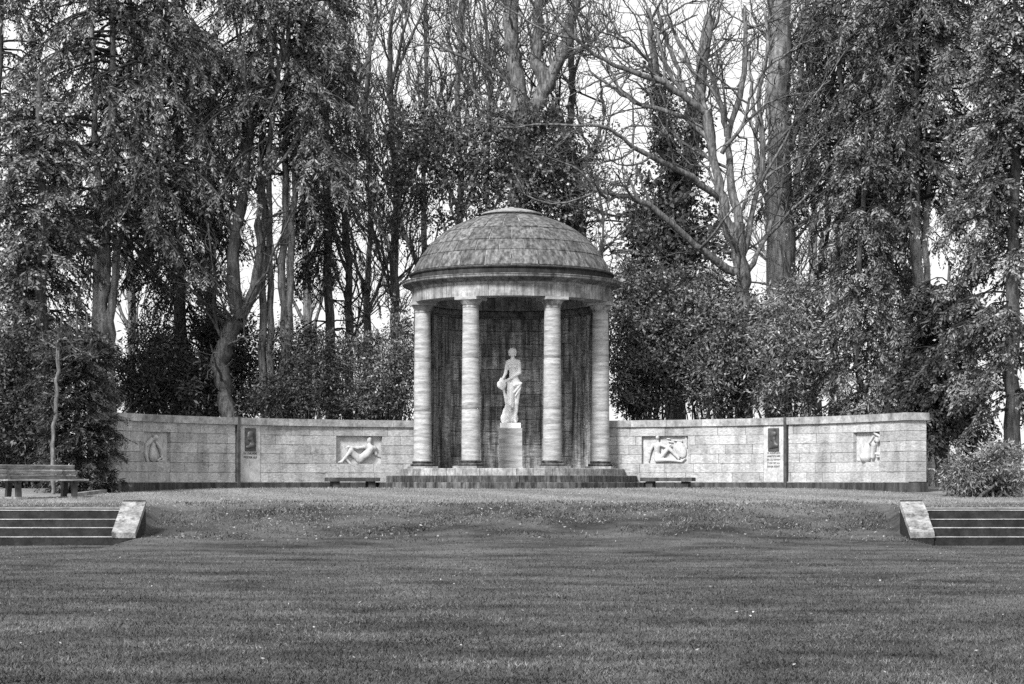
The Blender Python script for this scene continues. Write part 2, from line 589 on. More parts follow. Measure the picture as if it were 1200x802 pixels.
def dome_p(s):
    return np.interp(s, dl, dome_pts[:, 0]), np.interp(s, dl, dome_pts[:, 1])


_s = np.linspace(0, dl[-1], 15)
dome = MB().add(*lathe([(r * 0.999, z - 0.003) for r, z in zip(*dome_p(_s))], 72)).build('dome', M_LIME, rot, smooth=True)
rows = [0.0, 0.445, 0.80, 1.30, dl[-1]]
for ri in range(4):
    s0, s1 = rows[ri] + 0.005, rows[ri + 1] - 0.005
    n = (24, 24, 24, 24)[ri]
    for i in range(n):
        da = 2 * PI / n
        g = 0.0062 * 2.4 / (dome_p((s0 + s1) / 2)[0] + 0.3)
        a0, a1 = (i + 0.5 * (ri % 2)) * da + g, (i + 1 + 0.5 * (ri % 2)) * da - g
        NU, NV = 4, 4
        lift = 0.007 + rng.uniform(0, 0.008)
        V, F = [], []
        for lay in (1.0, 0.0):
            for v in range(NV + 1):
                r, z = dome_p(s0 + (s1 - s0) * v / NV)
                lv = lift + 0.010 * (1 - v / NV)
                r, z = (r + lv * 0.6, z + lv * 0.8) if lay else (r - 0.03, z - 0.04)
                for u in range(NU + 1):
                    a = a0 + (a1 - a0) * u / NU
                    V.append((r * math.sin(a), -r * math.cos(a), z))
        w = NU + 1
        for v in range(NV):
            for u in range(NU):
                q = v * w + u
                F.append((q, q + 1, q + w + 1, q + w))
        o2 = w * (NV + 1)
        rim = [u for u in range(w)] + [v * w + NU for v in range(1, NV + 1)] + [NV * w + u for u in range(NU - 1, -1, -1)] + [v * w for v in range(NV - 1, 0, -1)]
        for q in range(len(rim)):
            p0, p1 = rim[q], rim[(q + 1) % len(rim)]
            F.append((p0, p0 + o2, p1 + o2, p1))
        MB().add(V, F).build('dome_panel', M_DOME, dome)
MB().add(*lathe([(0.6, 8.27), (0.78, 8.285), (0.78, 8.315), (0.70, 8.325), (0.70, 8.38), (0.79, 8.39), (0.79, 8.425), (0.70, 8.45),
                 (0.52, 8.50), (0.3, 8.545), (0.12, 8.565), (0.05, 8.60), (0.0, 8.605)], 48)).build('dome_cap', M_COPE, rot)

# niche: curved rear wall of courses, pilaster strips and a moulding
nic = MB().add(*ring_block([(2.30, FLOOR), (2.55, FLOOR), (2.55, 6.05), (2.30, 6.05)], PI * 0.515, PI * 1.485, 48)).build('niche_wall', M_MORTAR, rot)
nc = 12
hc = (5.86 - FLOOR) / nc
for ci in range(nc):
    nb = 9
    A0, A1 = PI * 0.52, PI * 1.48
    da = (A1 - A0) / nb
    cuts = [A0] + [A0 + (i + 0.5 * (ci % 2)) * da for i in range(1 - (ci % 2), nb)] + [A1]
    for i in range(len(cuts) - 1):
        e = rng.uniform(-0.004, 0.004)
        z0, z1 = FLOOR + ci * hc + 0.006, FLOOR + (ci + 1) * hc - 0.006
        V, F = ring_block([(2.27 + e, z0), (2.32, z0), (2.32, z1), (2.27 + e, z1)][::-1], cuts[i] + 0.0025, cuts[i + 1] - 0.0025, 4)
        MB().add(V, F).build('stone_block', M_NICHE, nic)
for ad in (113, 128, 154, 206, 232, 247):
    V, F = ring_block([(2.20, FLOOR), (2.268, FLOOR), (2.268, 5.858), (2.20, 5.858)][::-1], math.radians(ad - 4.2), math.radians(ad + 4.2), 3)
    MB().add(V, F).build('pilaster', M_NICHE, nic)
V, F = ring_block([(2.33, 5.86), (2.19, 5.865), (2.17, 5.90), (2.19, 5.91), (2.16, 5.94), (2.12, 5.98), (2.10, 6.0), (2.10, 6.05), (2.33, 6.06)], PI * 0.52, PI * 1.48, 48)
MB().add(V, F).build('moulding', M_CORN, nic)
# ceiling slab inside the dome ring
MB().add(*lathe([(0.0, 6.95), (1.2, 6.9), (2.0, 6.7), (2.35, 6.44)], 48)).build('ceiling', M_NICHE, rot)

# ------------------------------------------------------------------ statue on its pedestal
SX, SY = -0.04, 52.75
ped = thing('pedestal', 'square banded stone pedestal under the white statue', 'pedestal', (SX, SY, FLOOR))
box_obj('pedestal_block', (-0.30, 0.30, -0.30, 0.30, 0, 1.045), M_PED, ped, 0.003)
box_obj('pedestal_slab', (-0.312, 0.312, -0.312, 0.312, 0.0, 0.05), M_PED, ped, 0.002)
ST0 = FLOOR + 1.045
sta = thing('statue', 'white marble statue of a half draped standing woman holding a round jar', 'statue', (SX, SY, ST0))
box_obj('statue_base', (-0.27, 0.265, -0.25, 0.25, 0.0, 0.135), M_STATUE, sta, 0.006)
B = 0.135
prims = [
    # torso
    ('e', (0.06, 0.00, B + 1.43), (0.135, 0.10, 0.16)), ('e', (0.075, 0.01, B + 1.20), (0.105, 0.085, 0.14), 0, 0.08),
    ('e', (0.095, 0.015, B + 1.0), (0.155, 0.125, 0.15), -0.15, 0.09),
    ('c', (-0.045, 0.0, B + 1.515), (0.185, 0.01, B + 1.525), 0.062, 0.062, 0.05),
    ('e', (0.0, -0.085, B + 1.40), (0.052, 0.045, 0.05), 0, 0.03), ('e', (0.115, -0.085, B + 1.405), (0.052, 0.045, 0.05), 0, 0.03),
    # neck, head
    ('c', (0.062, 0.015, B + 1.54), (0.055, -0.02, B + 1.68), 0.05, 0.045, 0.04),
    ('e', (0.05, -0.035, B + 1.755), (0.078, 0.098, 0.105), 0.08, 0.02), ('e', (0.046, -0.07, B + 1.70), (0.05, 0.05, 0.055), 0, 0.03),
    ('c', (0.046, -0.125, B + 1.76), (0.044, -0.138, B + 1.725), 0.010, 0.015, 0.015),
    ('e', (0.055, 0.0, B + 1.795), (0.098, 0.11, 0.075), 0.05, 0.015), ('e', (0.06, 0.10, B + 1.76), (0.055, 0.06, 0.055), 0, 0.03),
    ('c', (-0.03, -0.02, B + 1.77), (-0.02, 0.03, B + 1.69), 0.03, 0.025, 0.02), ('c', (0.13, -0.02, B + 1.77), (0.125, 0.03, B + 1.69), 0.03, 0.025, 0.02),
    # arm on the left of the picture
    ('c', (-0.075, 0.0, B + 1.50), (-0.125, 0.03, B + 1.24), 0.052, 0.042, 0.03), ('c', (-0.125, 0.03, B + 1.24), (-0.205, -0.08, B + 1.07), 0.040, 0.028, 0.02),
    # arm on the right: down and across
    ('c', (0.215, 0.0, B + 1.505), (0.235, -0.02, B + 1.25), 0.053, 0.045, 0.03), ('c', (0.235, -0.02, B + 1.25), (-0.085, -0.17, B + 1.055), 0.044, 0.028, 0.02),
    # hands
    ('e', (-0.12, -0.175, B + 1.035), (0.055, 0.028, 0.035), 0.5, 0.015), ('e', (-0.225, -0.10, B + 1.03), (0.04, 0.03, 0.05), 0.3, 0.015),
    # legs
    ('c', (0.165, 0.0, B + 0.93), (0.135, -0.02, B + 0.50), 0.118, 0.075, 0.06), ('c', (0.135, -0.02, B + 0.50), (0.115, 0.03, B + 0.08), 0.072, 0.042, 0.04),
    ('e', (0.132, 0.03, B + 0.36), (0.062, 0.07, 0.13), 0, 0.04),
    ('c', (0.01, -0.01, B + 0.92), (-0.03, -0.13, B + 0.50), 0.108, 0.073, 0.06), ('c', (-0.03, -0.13, B + 0.50), (-0.04, 0.02, B + 0.08), 0.070, 0.04, 0.04),
    ('c', (0.115, 0.03, B + 0.045), (0.135, -0.15, B + 0.03), 0.042, 0.028, 0.03), ('c', (-0.04, 0.02, B + 0.045), (-0.06, -0.15, B + 0.03), 0.042, 0.028, 0.03),
]
for i in range(4):      # fingers closed on the jar
    prims.append(('c', (-0.145 - 0.012 * i, -0.195 + 0.004 * i, B + 1.055 - 0.022 * i), (-0.195 - 0.006 * i, -0.205, B + 1.035 - 0.024 * i), 0.011, 0.009, 0.006))
    prims.append(('c', (-0.25 + 0.004 * i, -0.125 - 0.012 * i, B + 1.02), (-0.262 + 0.014 * i, -0.15 - 0.014 * i, B + 0.965 + 0.004 * i), 0.011, 0.009, 0.006))
prims.append(('c', (-0.10, -0.19, B + 1.06), (-0.14, -0.2, B + 1.09), 0.012, 0.009, 0.006))
# drapery: roll round the hips, folds over the thighs, long fall between the legs
for (a, b, ra, rb) in (((-0.07, -0.12, B + 1.0), (0.10, -0.155, B + 0.93), 0.035, 0.035), ((0.10, -0.155, B + 0.93), (0.27, -0.06, B + 0.98), 0.035, 0.03),
                       ((0.27, -0.06, B + 0.98), (0.24, 0.12, B + 1.0), 0.03, 0.03), ((-0.07, -0.12, B + 1.0), (-0.1, 0.08, B + 1.0), 0.035, 0.03),
                       ((0.24, -0.08, B + 0.93), (0.08, -0.17, B + 0.74), 0.03, 0.022), ((0.25, -0.06, B + 0.86), (0.12, -0.14, B + 0.66), 0.028, 0.02),
                       ((0.02, -0.15, B + 0.95), (0.0, -0.18, B + 0.45), 0.05, 0.045), ((0.05, -0.15, B + 0.93), (0.05, -0.15, B + 0.40), 0.035, 0.03),
                       ((-0.05, -0.13, B + 0.95), (-0.06, -0.16, B + 0.5), 0.035, 0.03), ((-0.19, -0.08, B + 0.87), (-0.09, -0.1, B + 0.5), 0.035, 0.03),
                       ((-0.09, -0.1, B + 0.5), (-0.15, -0.02, B + 0.22), 0.03, 0.05), ((-0.16, 0.0, B + 0.80), (-0.07, 0.02, B + 0.4), 0.04, 0.05),
                       ((0.0, 0.10, B + 0.95), (0.02, 0.12, B + 0.30), 0.10, 0.09)):
    prims.append(('c', a, b, ra, rb, 0.02))
# rock support
prims += [('e', (-0.13, 0.04, B + 0.10), (0.125, 0.17, 0.15), 0.2, 0.04), ('e', (-0.08, 0.10, B + 0.22), (0.13, 0.12, 0.2), 0, 0.05),
          ('e', (0.05, 0.12, B + 0.12), (0.15, 0.1, 0.16), 0, 0.05)]
V, Fq = nets(body_fn(prims), (-0.40, -0.30, 0.12), (0.36, 0.32, B + 1.93), 0.0125)
V[:, 2] = 0.125 + (V[:, 2] - 0.125) * 1.035
obj('statue_figure', V, Fq, M_STATUE, sta, smooth=True)
V, Fq = nets(body_fn([('e', (-0.225, -0.135, B + 0.945), (0.118, 0.105, 0.112)), ('c', (-0.225, -0.135, B + 1.03), (-0.22, -0.135, B + 1.065), 0.055, 0.06, 0.03),
                      ('c', (-0.31, -0.16, B + 0.99), (-0.30, -0.17, B + 0.90), 0.03, 0.03, 0.02), ('c', (-0.25, -0.23, B + 0.98), (-0.24, -0.23, B + 0.88), 0.03, 0.025, 0.02),
                      ('c', (-0.22, -0.2, B + 0.85), (-0.2, -0.16, B + 0.84), 0.04, 0.03, 0.02)]),
             (-0.40, -0.30, B + 0.76), (-0.06, 0.02, B + 1.16), 0.0125)
V[:, 2] = 0.125 + (V[:, 2] - 0.125) * 1.035
obj('jar', V, Fq, M_STATUE, sta, smooth=True)

# ------------------------------------------------------------------ curved memorial walls
WR, WC = 9.52, np.array([0.0, 44.1, 0.0])
W_TH = 0.52
PL_TOP, CO_BOT, CO_TOP = 1.45, 2.87, 3.045
NCOURSE = 6
HC = (CO_BOT - PL_TOP) / NCOURSE
TH_END = math.radians(72.0)
TH_START = math.radians(13.0)


def th_of(pxoff):
    lo, hi = 0.0, TH_END + 0.1
    for _ in range(50):
        m = (lo + hi) / 2
        if FPX * WR * math.sin(m) / (WC[1] + WR * math.cos(m)) < pxoff:
            lo = m
        else:
            hi = m
    return lo


def wall_pt(side, r, th, z):
    return (side * r * math.sin(th), WC[1] + r * math.cos(th), z)


def wall_block(side, r0, r1, t0, t1, z0, z1, nseg=1, jit=0.0):
    V, F = [], []
    for i in range(nseg + 1):
        t = t0 + (t1 - t0) * i / nseg
        for r, z in ((r0, z0), (r1, z0), (r1, z1), (r0, z1)):
            V.append(wall_pt(side, r, t, z))
    V = np.array(V)
    if jit:
        V += rng.uniform(-jit, jit, V.shape)
    for i in range(nseg):
        for t in range(4):
            u = (t + 1) % 4
            f = (i * 4 + t, i * 4 + u, (i + 1) * 4 + u, (i + 1) * 4 + t)
            F.append(f if side > 0 else f[::-1])
    e = nseg * 4
    F.append((3, 2, 1, 0) if side > 0 else (0, 1, 2, 3))
    F.append((e, e + 1, e + 2, e + 3) if side > 0 else (e + 3, e + 2, e + 1, e))
    return V, F


GAP = 0.0045 / WR
RELIEF_IN = (th_of(152), th_of(206))
RELIEF_OUT = (th_of(400), th_of(431))
SLAB = (th_of(295), th_of(319))
STRIP = (th_of(319.5), th_of(324))
REL_Z = (PL_TOP + 2 * HC, PL_TOP + 5 * HC)


def frame_at(side, th, r, z):
    """local axes on the wall: u to the right of the picture, w out of the wall, v up"""
    o = np.array(wall_pt(side, r, th, z))
    w = np.array([-side * math.sin(th), -math.cos(th), 0.0])
    v = np.array([0, 0, 1.0])
    u = np.cross(v, -w)
    u = u if u[0] > 0 else -u
    return o, u, v, w


def to_world(P, fr):
    o, u, v, w = fr
    P = np.asarray(P)
    # local (x along wall, y into wall, z up)
    return o + P[:, :1] * u - P[:, 1:2] * w + P[:, 2:3] * v


def relief_figure(prims, fr, parent, lo, hi, name='relief_figure'):
    V, Fq = nets(body_fn(prims), lo, hi, 0.0125)
    return obj(name, to_world(V, fr), Fq, M_PANEL, parent, smooth=True)


def px_pts(x0, y1, s, sz=None):
    sz = sz or s
    """picture coordinates of an enlarged crop -> metres on the panel, origin at the panel's centre bottom"""
    return lambda x, y, dep=0.0: ((x - x0) * s, dep, (y1 - y) * sz)


def wing(side, label):
    base = (side * 6.0, 51.2, 1.25)
    W = thing('memorial_wall', label, 'wall', base)

    def bld(V, F, name, m, parent=W):
        o = obj(name, np.array(V) - np.array(base) if parent is W else np.array(V), F, m, parent)
        if parent is not W:
            pass
        return o
    # core
    V, F = wall_block(side, WR + 0.135, WR + W_TH - 0.012, TH_START, TH_END - 0.002, 0.95, CO_BOT - 0.004, 24)
    bld(V, F, 'wall_core', M_MORTAR)
    # courses
    openings = [(RELIEF_IN, 2, 4), (RELIEF_OUT, 2, 4), ((SLAB[0], STRIP[1]), 0, 5)]
    for c in range(NCOURSE):
        z0, z1 = PL_TOP + c * HC + 0.004, PL_TOP + (c + 1) * HC - 0.004
        t = TH_START
        cuts = [t]
        t += (0.25 + 0.5 * ((c * 0.37 + (0.2 if side > 0 else 0.55)) % 1.0)) / WR
        while t < TH_END - 0.45 / WR:
            cuts.append(t)
            t += rng.choice([0.52, 0.68, 0.8, 0.95]) / WR
        cuts.append(TH_END)
        segs = list(zip(cuts[:-1], cuts[1:]))
        for (o0, o1), c0, c1 in openings:
            if not (c0 <= c <= c1):
                continue
            new = []
            for a, b in segs:
                if b <= o0 or a >= o1:
                    new.append((a, b))
                else:
                    if a < o0 - 0.1 / WR:
                        new.append((a, o0))
                    elif a < o0 and new and abs(new[-1][1] - a) < 1e-6:
                        new[-1] = (new[-1][0], o0)
                    elif a < o0:
                        new.append((a, o0))
                    if b > o1 + 0.02 / WR:
                        new.append((o1, b))
            segs = new
        for a, b in segs:
            end = abs(b - TH_END) < 1e-6
            e = rng.uniform(-0.006, 0.006)
            V, F = wall_block(side, WR + e, WR + (W_TH if end else 0.16), a + GAP, b - (0 if end else GAP), z0, z1, 1, 0.0015)
            bld(V, F, 'stone_block', M_WALL)
    # plinth, with the pale ledge
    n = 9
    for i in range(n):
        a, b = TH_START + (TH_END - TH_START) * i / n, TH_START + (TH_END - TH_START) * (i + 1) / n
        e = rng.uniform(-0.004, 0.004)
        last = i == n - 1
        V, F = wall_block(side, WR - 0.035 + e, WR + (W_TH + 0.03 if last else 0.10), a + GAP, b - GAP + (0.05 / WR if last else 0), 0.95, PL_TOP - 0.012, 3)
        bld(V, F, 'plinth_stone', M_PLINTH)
    V, F = wall_block(side, WR - 0.04, WR + 0.05, TH_START, TH_END + 0.03 / WR, PL_TOP - 0.012, PL_TOP + 0.004, 24)
    bld(V, F, 'ledge', M_WALL)
    # coping
    n = 10
    for i in range(n):
        a, b = TH_START + (TH_END - TH_START) * i / n, TH_START + (TH_END - TH_START) * (i + 1) / n
        e = rng.uniform(-0.004, 0.004)
        last = i == n - 1
        z1 = CO_TOP
        V, F = wall_block(side, WR - 0.06 + e, WR + W_TH + 0.05, a + GAP * .7, b - GAP * .7 + (0.06 / WR if last else 0), CO_BOT + 0.0, z1 + e * 0.3, 3)
        bld(V, F, 'coping_stone', M_COPE)
    # dark vertical strip
    V, F = wall_block(side, WR - 0.075, WR + 0.06, STRIP[0] + 0.002, STRIP[1] - 0.002, 1.02, CO_TOP + 0.02, 1)
    bld(V, F, 'cover_strip', M_BRONZE)
    # inscription slab and bronze portrait
    V, F = wall_block(side, WR - 0.008, WR + 0.08, SLAB[0] + GAP, SLAB[1] - GAP * 0.3, PL_TOP + 0.006, CO_BOT - 0.006, 2)
    slab = bld(np.array(V) - np.array(base), F, 'inscription_slab', M_PANEL, W) if False else obj('inscription_slab', np.array(V) - np.array(base), F, M_PANEL, W)
    mid = (SLAB[0] + SLAB[1]) / 2
    fr = frame_at(side, mid, WR - 0.012, 0.0)
    lf = (fr[0] - np.array(base), fr[1], fr[2], fr[3])
    pz0, pz1 = 2.215, 2.79
    pl = MB().add(to_world(np.array(box_v(-0.165, 0.165, -0.02, 0.03, pz0, pz1)), lf), BOXF).build('portrait_plaque', M_BRONZE, W)
    f = -1 if side < 0 else -1
    pc = (pz0 + pz1) / 2
    pr = [('e', (-0.01, -0.015, pc + 0.09), (0.085, 0.045, 0.115)), ('e', (f * 0.075, -0.02, pc + 0.075), (0.03, 0.025, 0.022)),
          ('e', (0.01, -0.015, pc + 0.15), (0.095, 0.045, 0.07)), ('e', (f * 0.05, -0.015, pc + 0.01), (0.045, 0.03, 0.035)),
          ('c', (0.03, -0.01, pc + 0.0), (0.05, -0.01, pc - 0.11), 0.055, 0.06), ('c', (-0.10, 0.0, pc - 0.19), (0.12, 0.0, pc - 0.15), 0.05, 0.06),
          ('c', (0.07, -0.02, pc - 0.02), (-0.02, -0.025, pc - 0.11), 0.016, 0.016, 0.01)]
    Vv, Fq = nets(body_fn(pr), (-0.155, -0.075, pz0 + 0.01), (0.155, 0.0, pz1 - 0.005), 0.0115)
    obj('portrait', to_world(Vv, lf), Fq, M_BRONZE, pl, smooth=True)
    lines = (('DR. LOUIS HEINE', 2.135, 0.075), ('MEISTER ALP', 2.04, 0.075)) if side < 0 else \
        (('DR. AUGUST LANG', 2.15, 0.062), ('ARBEITETE HIER', 2.07, 0.062), ('BIS ZU SEINEM', 1.985, 0.062), ('TODE MIT ALL', 1.90, 0.062), ('SEINER KRAFT', 1.81, 0.068))
    for txt, z, size in lines:
        cu = bpy.data.curves.new('lettering', 'FONT')
        cu.body, cu.size, cu.align_x, cu.resolution_u, cu.extrude = txt, size, 'CENTER', 2, 0.002
        to = bpy.data.objects.new('lettering', cu)
        COL.objects.link(to)
        me = bpy.data.meshes.new_from_object(to.evaluated_get(bpy.context.evaluated_depsgraph_get()))
        bpy.data.objects.remove(to)
        n_ = len(me.vertices)
        co = np.empty(n_ * 3, np.float32)
        me.vertices.foreach_get('co', co)
        co = co.reshape(-1, 3)
        wmax = max(1e-3, co[:, 0].max() - co[:, 0].min())
        co[:, 0] *= min(1.25, 0.40 / wmax)
        loc = np.stack([co[:, 0], -co[:, 2] * 0 - 0.0 - co[:, 2], co[:, 1] + z], -1)
        wv = to_world(loc, (lf[0] + lf[3] * 0.002, *lf[1:]))
        me.vertices.foreach_set('co', wv.astype(np.float32).ravel())
        me.materials.clear()
        me.materials.append(M_INK)
        me.update()
        link(bpy.data.objects.new('lettering', me), slab)
    # relief panels
    for which, (t0, t1) in (('in', RELIEF_IN), ('out', RELIEF_OUT)):
        V, F = wall_block(side, WR + 0.10, WR + 0.15, t0, t1, REL_Z[0], REL_Z[1], 3)
        pan = obj('relief_panel', np.array(V) - np.array(base), F, M_PANEL, W)
        mid = (t0 + t1) / 2
        fr = frame_at(side, mid, WR + 0.10, REL_Z[0])
        lf = (fr[0] - np.array(base), fr[1], fr[2], fr[3])
        width = (t1 - t0) * WR
        h = REL_Z[1] - REL_Z[0]
        if which == 'in' and side < 0:       # reclining figure seen from behind
            q = px_pts((170 + 597) / 2, 410, width / 427)
            P = [('c', q(485, 205), q(487, 195), 0.066, 0.066), ('c', q(490, 225), q(490, 260, -.01), 0.04, 0.05),
                 ('c', q(455, 262), q(530, 275), 0.055, 0.06), ('c', q(495, 285, -.01), q(455, 335, -.01), 0.10, 0.10), ('c', q(455, 335, -.01), q(402, 368), 0.10, 0.095),
                 ('c', q(455, 262, -.02), q(375, 275, -.03), 0.045, 0.036), ('c', q(375, 275, -.03), q(290, 264, -.03), 0.034, 0.026), ('c', q(290, 264, -.03), q(268, 272, -.03), 0.022, 0.016),
                 ('c', q(402, 372, -.01), q(312, 298, -.03), 0.085, 0.055), ('c', q(312, 298, -.03), q(232, 392, -.01), 0.052, 0.03), ('c', q(232, 395, -.01), q(182, 402, -.02), 0.03, 0.022),
                 ('c', q(395, 385, -.02), q(330, 330, 0), 0.07, 0.05), ('c', q(275, 372, 0), q(322, 425, -.02), 0.035, 0.025),
                 ('c', q(535, 275), q(545, 325), 0.045, 0.035), ('c', q(545, 325), q(580, 348), 0.033, 0.025)]
        elif which == 'in':                   # seated figure with bent legs and a shield-like cloth
            q = px_pts((125 + 985) / 2, 680, width / 860)
            P = [('e', q(412, 215, -.03), (0.052, 0.06, 0.068)), ('c', q(410, 270, -.01), q(408, 310, -.01), 0.034, 0.04, .02), ('c', q(338, 345), q(475, 345), 0.05, 0.05, .03),
                 ('c', q(400, 380, -.02), q(398, 440, -.02), 0.085, 0.08, .03), ('c', q(396, 500, -.01), q(400, 600), 0.075, 0.085, .03),
                 ('c', q(318, 345, -.01), q(262, 480, -.02), 0.045, 0.04, .02), ('c', q(262, 480, -.02), q(240, 640, -.01), 0.036, 0.022, .02),
                 ('c', q(488, 355, -.03), q(570, 385, -.05), 0.042, 0.036, .02), ('c', q(570, 385, -.05), q(665, 350, -.05), 0.034, 0.026, .02),
                 ('c', q(440, 600, -.02), q(618, 405, -.03), 0.07, 0.05, .02), ('c', q(618, 405, -.03), q(800, 590, -.02), 0.05, 0.032, .02),
                 ('c', q(480, 540, 0), q(560, 430, 0), 0.045, 0.04, .02),
                 ('c', q(400, 625, -.03), q(580, 612, -.03), 0.062, 0.048, .02), ('c', q(580, 612, -.03), q(860, 645, -.03), 0.045, 0.026, .02), ('c', q(860, 645, -.03), q(925, 590, -.03), 0.026, 0.02, .02),
                 ('e', q(835, 440, -.005), (0.145, 0.055, 0.225), 0.42, 0.01), ('c', q(715, 275), q(860, 290, -.01), 0.022, 0.022, .01), ('c', q(580, 240), q(640, 250), 0.016, 0.016, .01),
                 ('c', q(610, 295), q(690, 310), 0.018, 0.016, .01), ('c', q(700, 200), q(750, 220), 0.016, 0.016, .01), ('c', q(930, 190), q(950, 400), 0.03, 0.02, 0.02)]
        elif side < 0:                        # crouching figure with bowed head
            q = px_pts((125 + 640) / 2, 700, width / 515, h / 570)
            P = [('e', q(362, 240, -.05), (0.075, 0.07, 0.075)), ('c', q(300, 280, -.01), q(215, 380, -.01), 0.06, 0.055, .03),
                 ('c', q(205, 390, 0), q(195, 560, 0), 0.045, 0.038, .02), ('c', q(195, 560, 0), q(235, 690, -.01), 0.038, 0.03, .02),
                 ('c', q(345, 370, 0), q(330, 470, -.01), 0.06, 0.08, .03), ('e', q(335, 570, -.02), (0.115, 0.085, 0.165), 0, 0.02),
                 ('c', q(400, 330, -.01), q(480, 440, -.01), 0.034, 0.045, .02), ('c', q(480, 440, -.01), q(520, 630, 0), 0.045, 0.034, .02),
                 ('c', q(410, 670, -.03), q(500, 610, -.03), 0.022, 0.02, .01), ('c', q(440, 690, -.03), q(535, 660, -.03), 0.022, 0.018, .01)]
        else:                                 # curled figure with raised arms and a pointed cloth
            q = px_pts((110 + 620) / 2, 700, width / 510, h / 580)
            P = [('c', q(340, 380, 0), q(320, 600, -.02), 0.07, 0.15, .02), ('c', q(255, 400, -.02), q(285, 560, -.03), 0.03, 0.07, .02), ('c', q(180, 660, -.03), q(340, 690, -.03), 0.045, 0.05, .02),
                 ('c', q(455, 205, -.01), q(385, 330, -.02), 0.022, 0.026, .01), ('c', q(515, 235, -.02), q(430, 360, -.02), 0.024, 0.03, .01), ('e', q(555, 285, -.04), (0.06, 0.06, 0.07), 0.2, .01),
                 ('c', q(490, 145, -.02), q(590, 215, -.02), 0.034, 0.03, .015), ('c', q(590, 215, -.02), q(618, 350, -.02), 0.03, 0.028, .015), ('c', q(618, 350, -.02), q(590, 500, -.02), 0.028, 0.035, .015),
                 ('c', q(470, 380, -.02), q(450, 600, -.02), 0.065, 0.06, .02), ('c', q(520, 540, -.04), q(600, 555, -.04), 0.03, 0.03, .01), ('c', q(530, 600, -.03), q(600, 600, -.03), 0.025, 0.025, .01)]
        P = [(p[0], np.array(p[1]) + (0, -0.035, 0), *([np.array(p[2]) + (0, -0.035, 0)] if p[0] == 'c' else [p[2]]), *p[3:]) for p in P]
        relief_figure(P, lf, pan, (-width / 2 - 0.03, -0.22, -0.06), (width / 2 + 0.03, 0.012, h + 0.02))
    return W


wing(-1, 'left curved stone memorial wall with reclining figure relief and short two line inscription')
wing(1, 'right curved stone memorial wall with seated figure relief and longer five line inscription')

# stone benches flanking the steps
for side, lab in ((-1, 'low dark stone bench left of the rotunda steps'), (1, 'low dark stone bench right of the rotunda steps')):
    xb = side * 4.0
    yb = 52.0
    sb = thing('stone_bench', lab, 'bench', (xb, yb, 1.27), 'stone benches beside the rotunda steps')
    sb.rotation_euler = (0, 0, -side * 0.30)
    box_obj('seat', (-0.72, 0.62, -0.22, 0.26, 0.195, 0.29), M_PLINTH, sb, 0.004)
    for lx in (-0.5, 0.42):
        box_obj('leg', (lx - 0.09, lx + 0.09, -0.15, 0.2, -0.06, 0.193), M_PLINTH, sb, 0.004)

# ------------------------------------------------------------------ garden steps with cheek stones
TREADS = [(36.85, 0.943), (36.57, 0.787), (36.29, 0.641), (36.01, 0.485)]
for side, xin, xout, lab in ((-1, -7.02, -11.2, 'left flight of dark lawn steps beside its pale cheek stone'),
                             (1, 7.41, 11.5, 'right flight of dark lawn steps beside its pale cheek stone')):
    gs = thing('garden_steps', lab, 'steps', ((xin + xout) / 2, 36.4, 0.3))
    org = np.array(gs.location)
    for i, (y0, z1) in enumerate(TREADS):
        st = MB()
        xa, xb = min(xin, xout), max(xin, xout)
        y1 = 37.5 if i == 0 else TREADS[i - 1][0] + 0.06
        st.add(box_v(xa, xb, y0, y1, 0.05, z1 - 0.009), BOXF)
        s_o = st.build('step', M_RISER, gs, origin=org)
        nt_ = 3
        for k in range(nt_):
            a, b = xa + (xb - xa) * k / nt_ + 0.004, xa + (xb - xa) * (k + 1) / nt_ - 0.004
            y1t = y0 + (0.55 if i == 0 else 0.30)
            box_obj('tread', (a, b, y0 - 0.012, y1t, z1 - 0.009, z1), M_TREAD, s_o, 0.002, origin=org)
    # cheek: sloping slabs on a dark side wall
    xw = 0.40
    for cx0 in ((xin, xin + xw) if side < 0 else (xin - xw, xin)), ((xout - xw, xout) if side < 0 else (xout, xout + xw)):
        x0, x1 = cx0
        yb_, yt_ = 35.97, 36.92
        zb_, zt_ = 0.565, 1.10
        body = np.array([(x0, yb_, 0.0), (x1, yb_, 0.0), (x1, yt_ + .1, 0.0), (x0, yt_ + .1, 0.0), (x0, yb_, zb_ - 0.02), (x1, yb_, zb_ - 0.02), (x1, yt_ + .1, zt_ + 0.02), (x0, yt_ + .1, zt_ + 0.02)])
        ch = MB().add(body - org, BOXF).build('cheek_wall', M_RISER, gs)
        for k, (fa, fb) in enumerate(((0.0, 0.56), (0.57, 1.0))):
            if side < 0:
                fa, fb = ((0.0, 0.997), (0.0, 0.0))[k]
                if k:
                    continue
            ya, yb2 = yb_ - 0.02 + (yt_ - yb_) * fa, yb_ - 0.02 + (yt_ - yb_ + 0.06) * fb
            za, zb2 = zb_ + (zt_ - zb_) * fa, zb_ + (zt_ - zb_) * fb
            e = 0.012
            sl = np.array([(x0 - e, ya, za - 0.10), (x1 + e, ya, za - 0.10), (x1 + e, yb2, zb2 - 0.10), (x0 - e, yb2, zb2 - 0.10),
                           (x0 - e, ya, za), (x1 + e, ya, za), (x1 + e, yb2, zb2), (x0 - e, yb2, zb2)])
            sl += rng.uniform(-0.006, 0.006, sl.shape)
            MB().add(sl - org, BOXF).build('cheek_slab', M_CHEEK, ch)
    box_obj('landing_kerb', (min(xin, xout), max(xin, xout), 37.5, 37.85, 0.85, 0.985), M_KERB, gs, 0.004, origin=org)

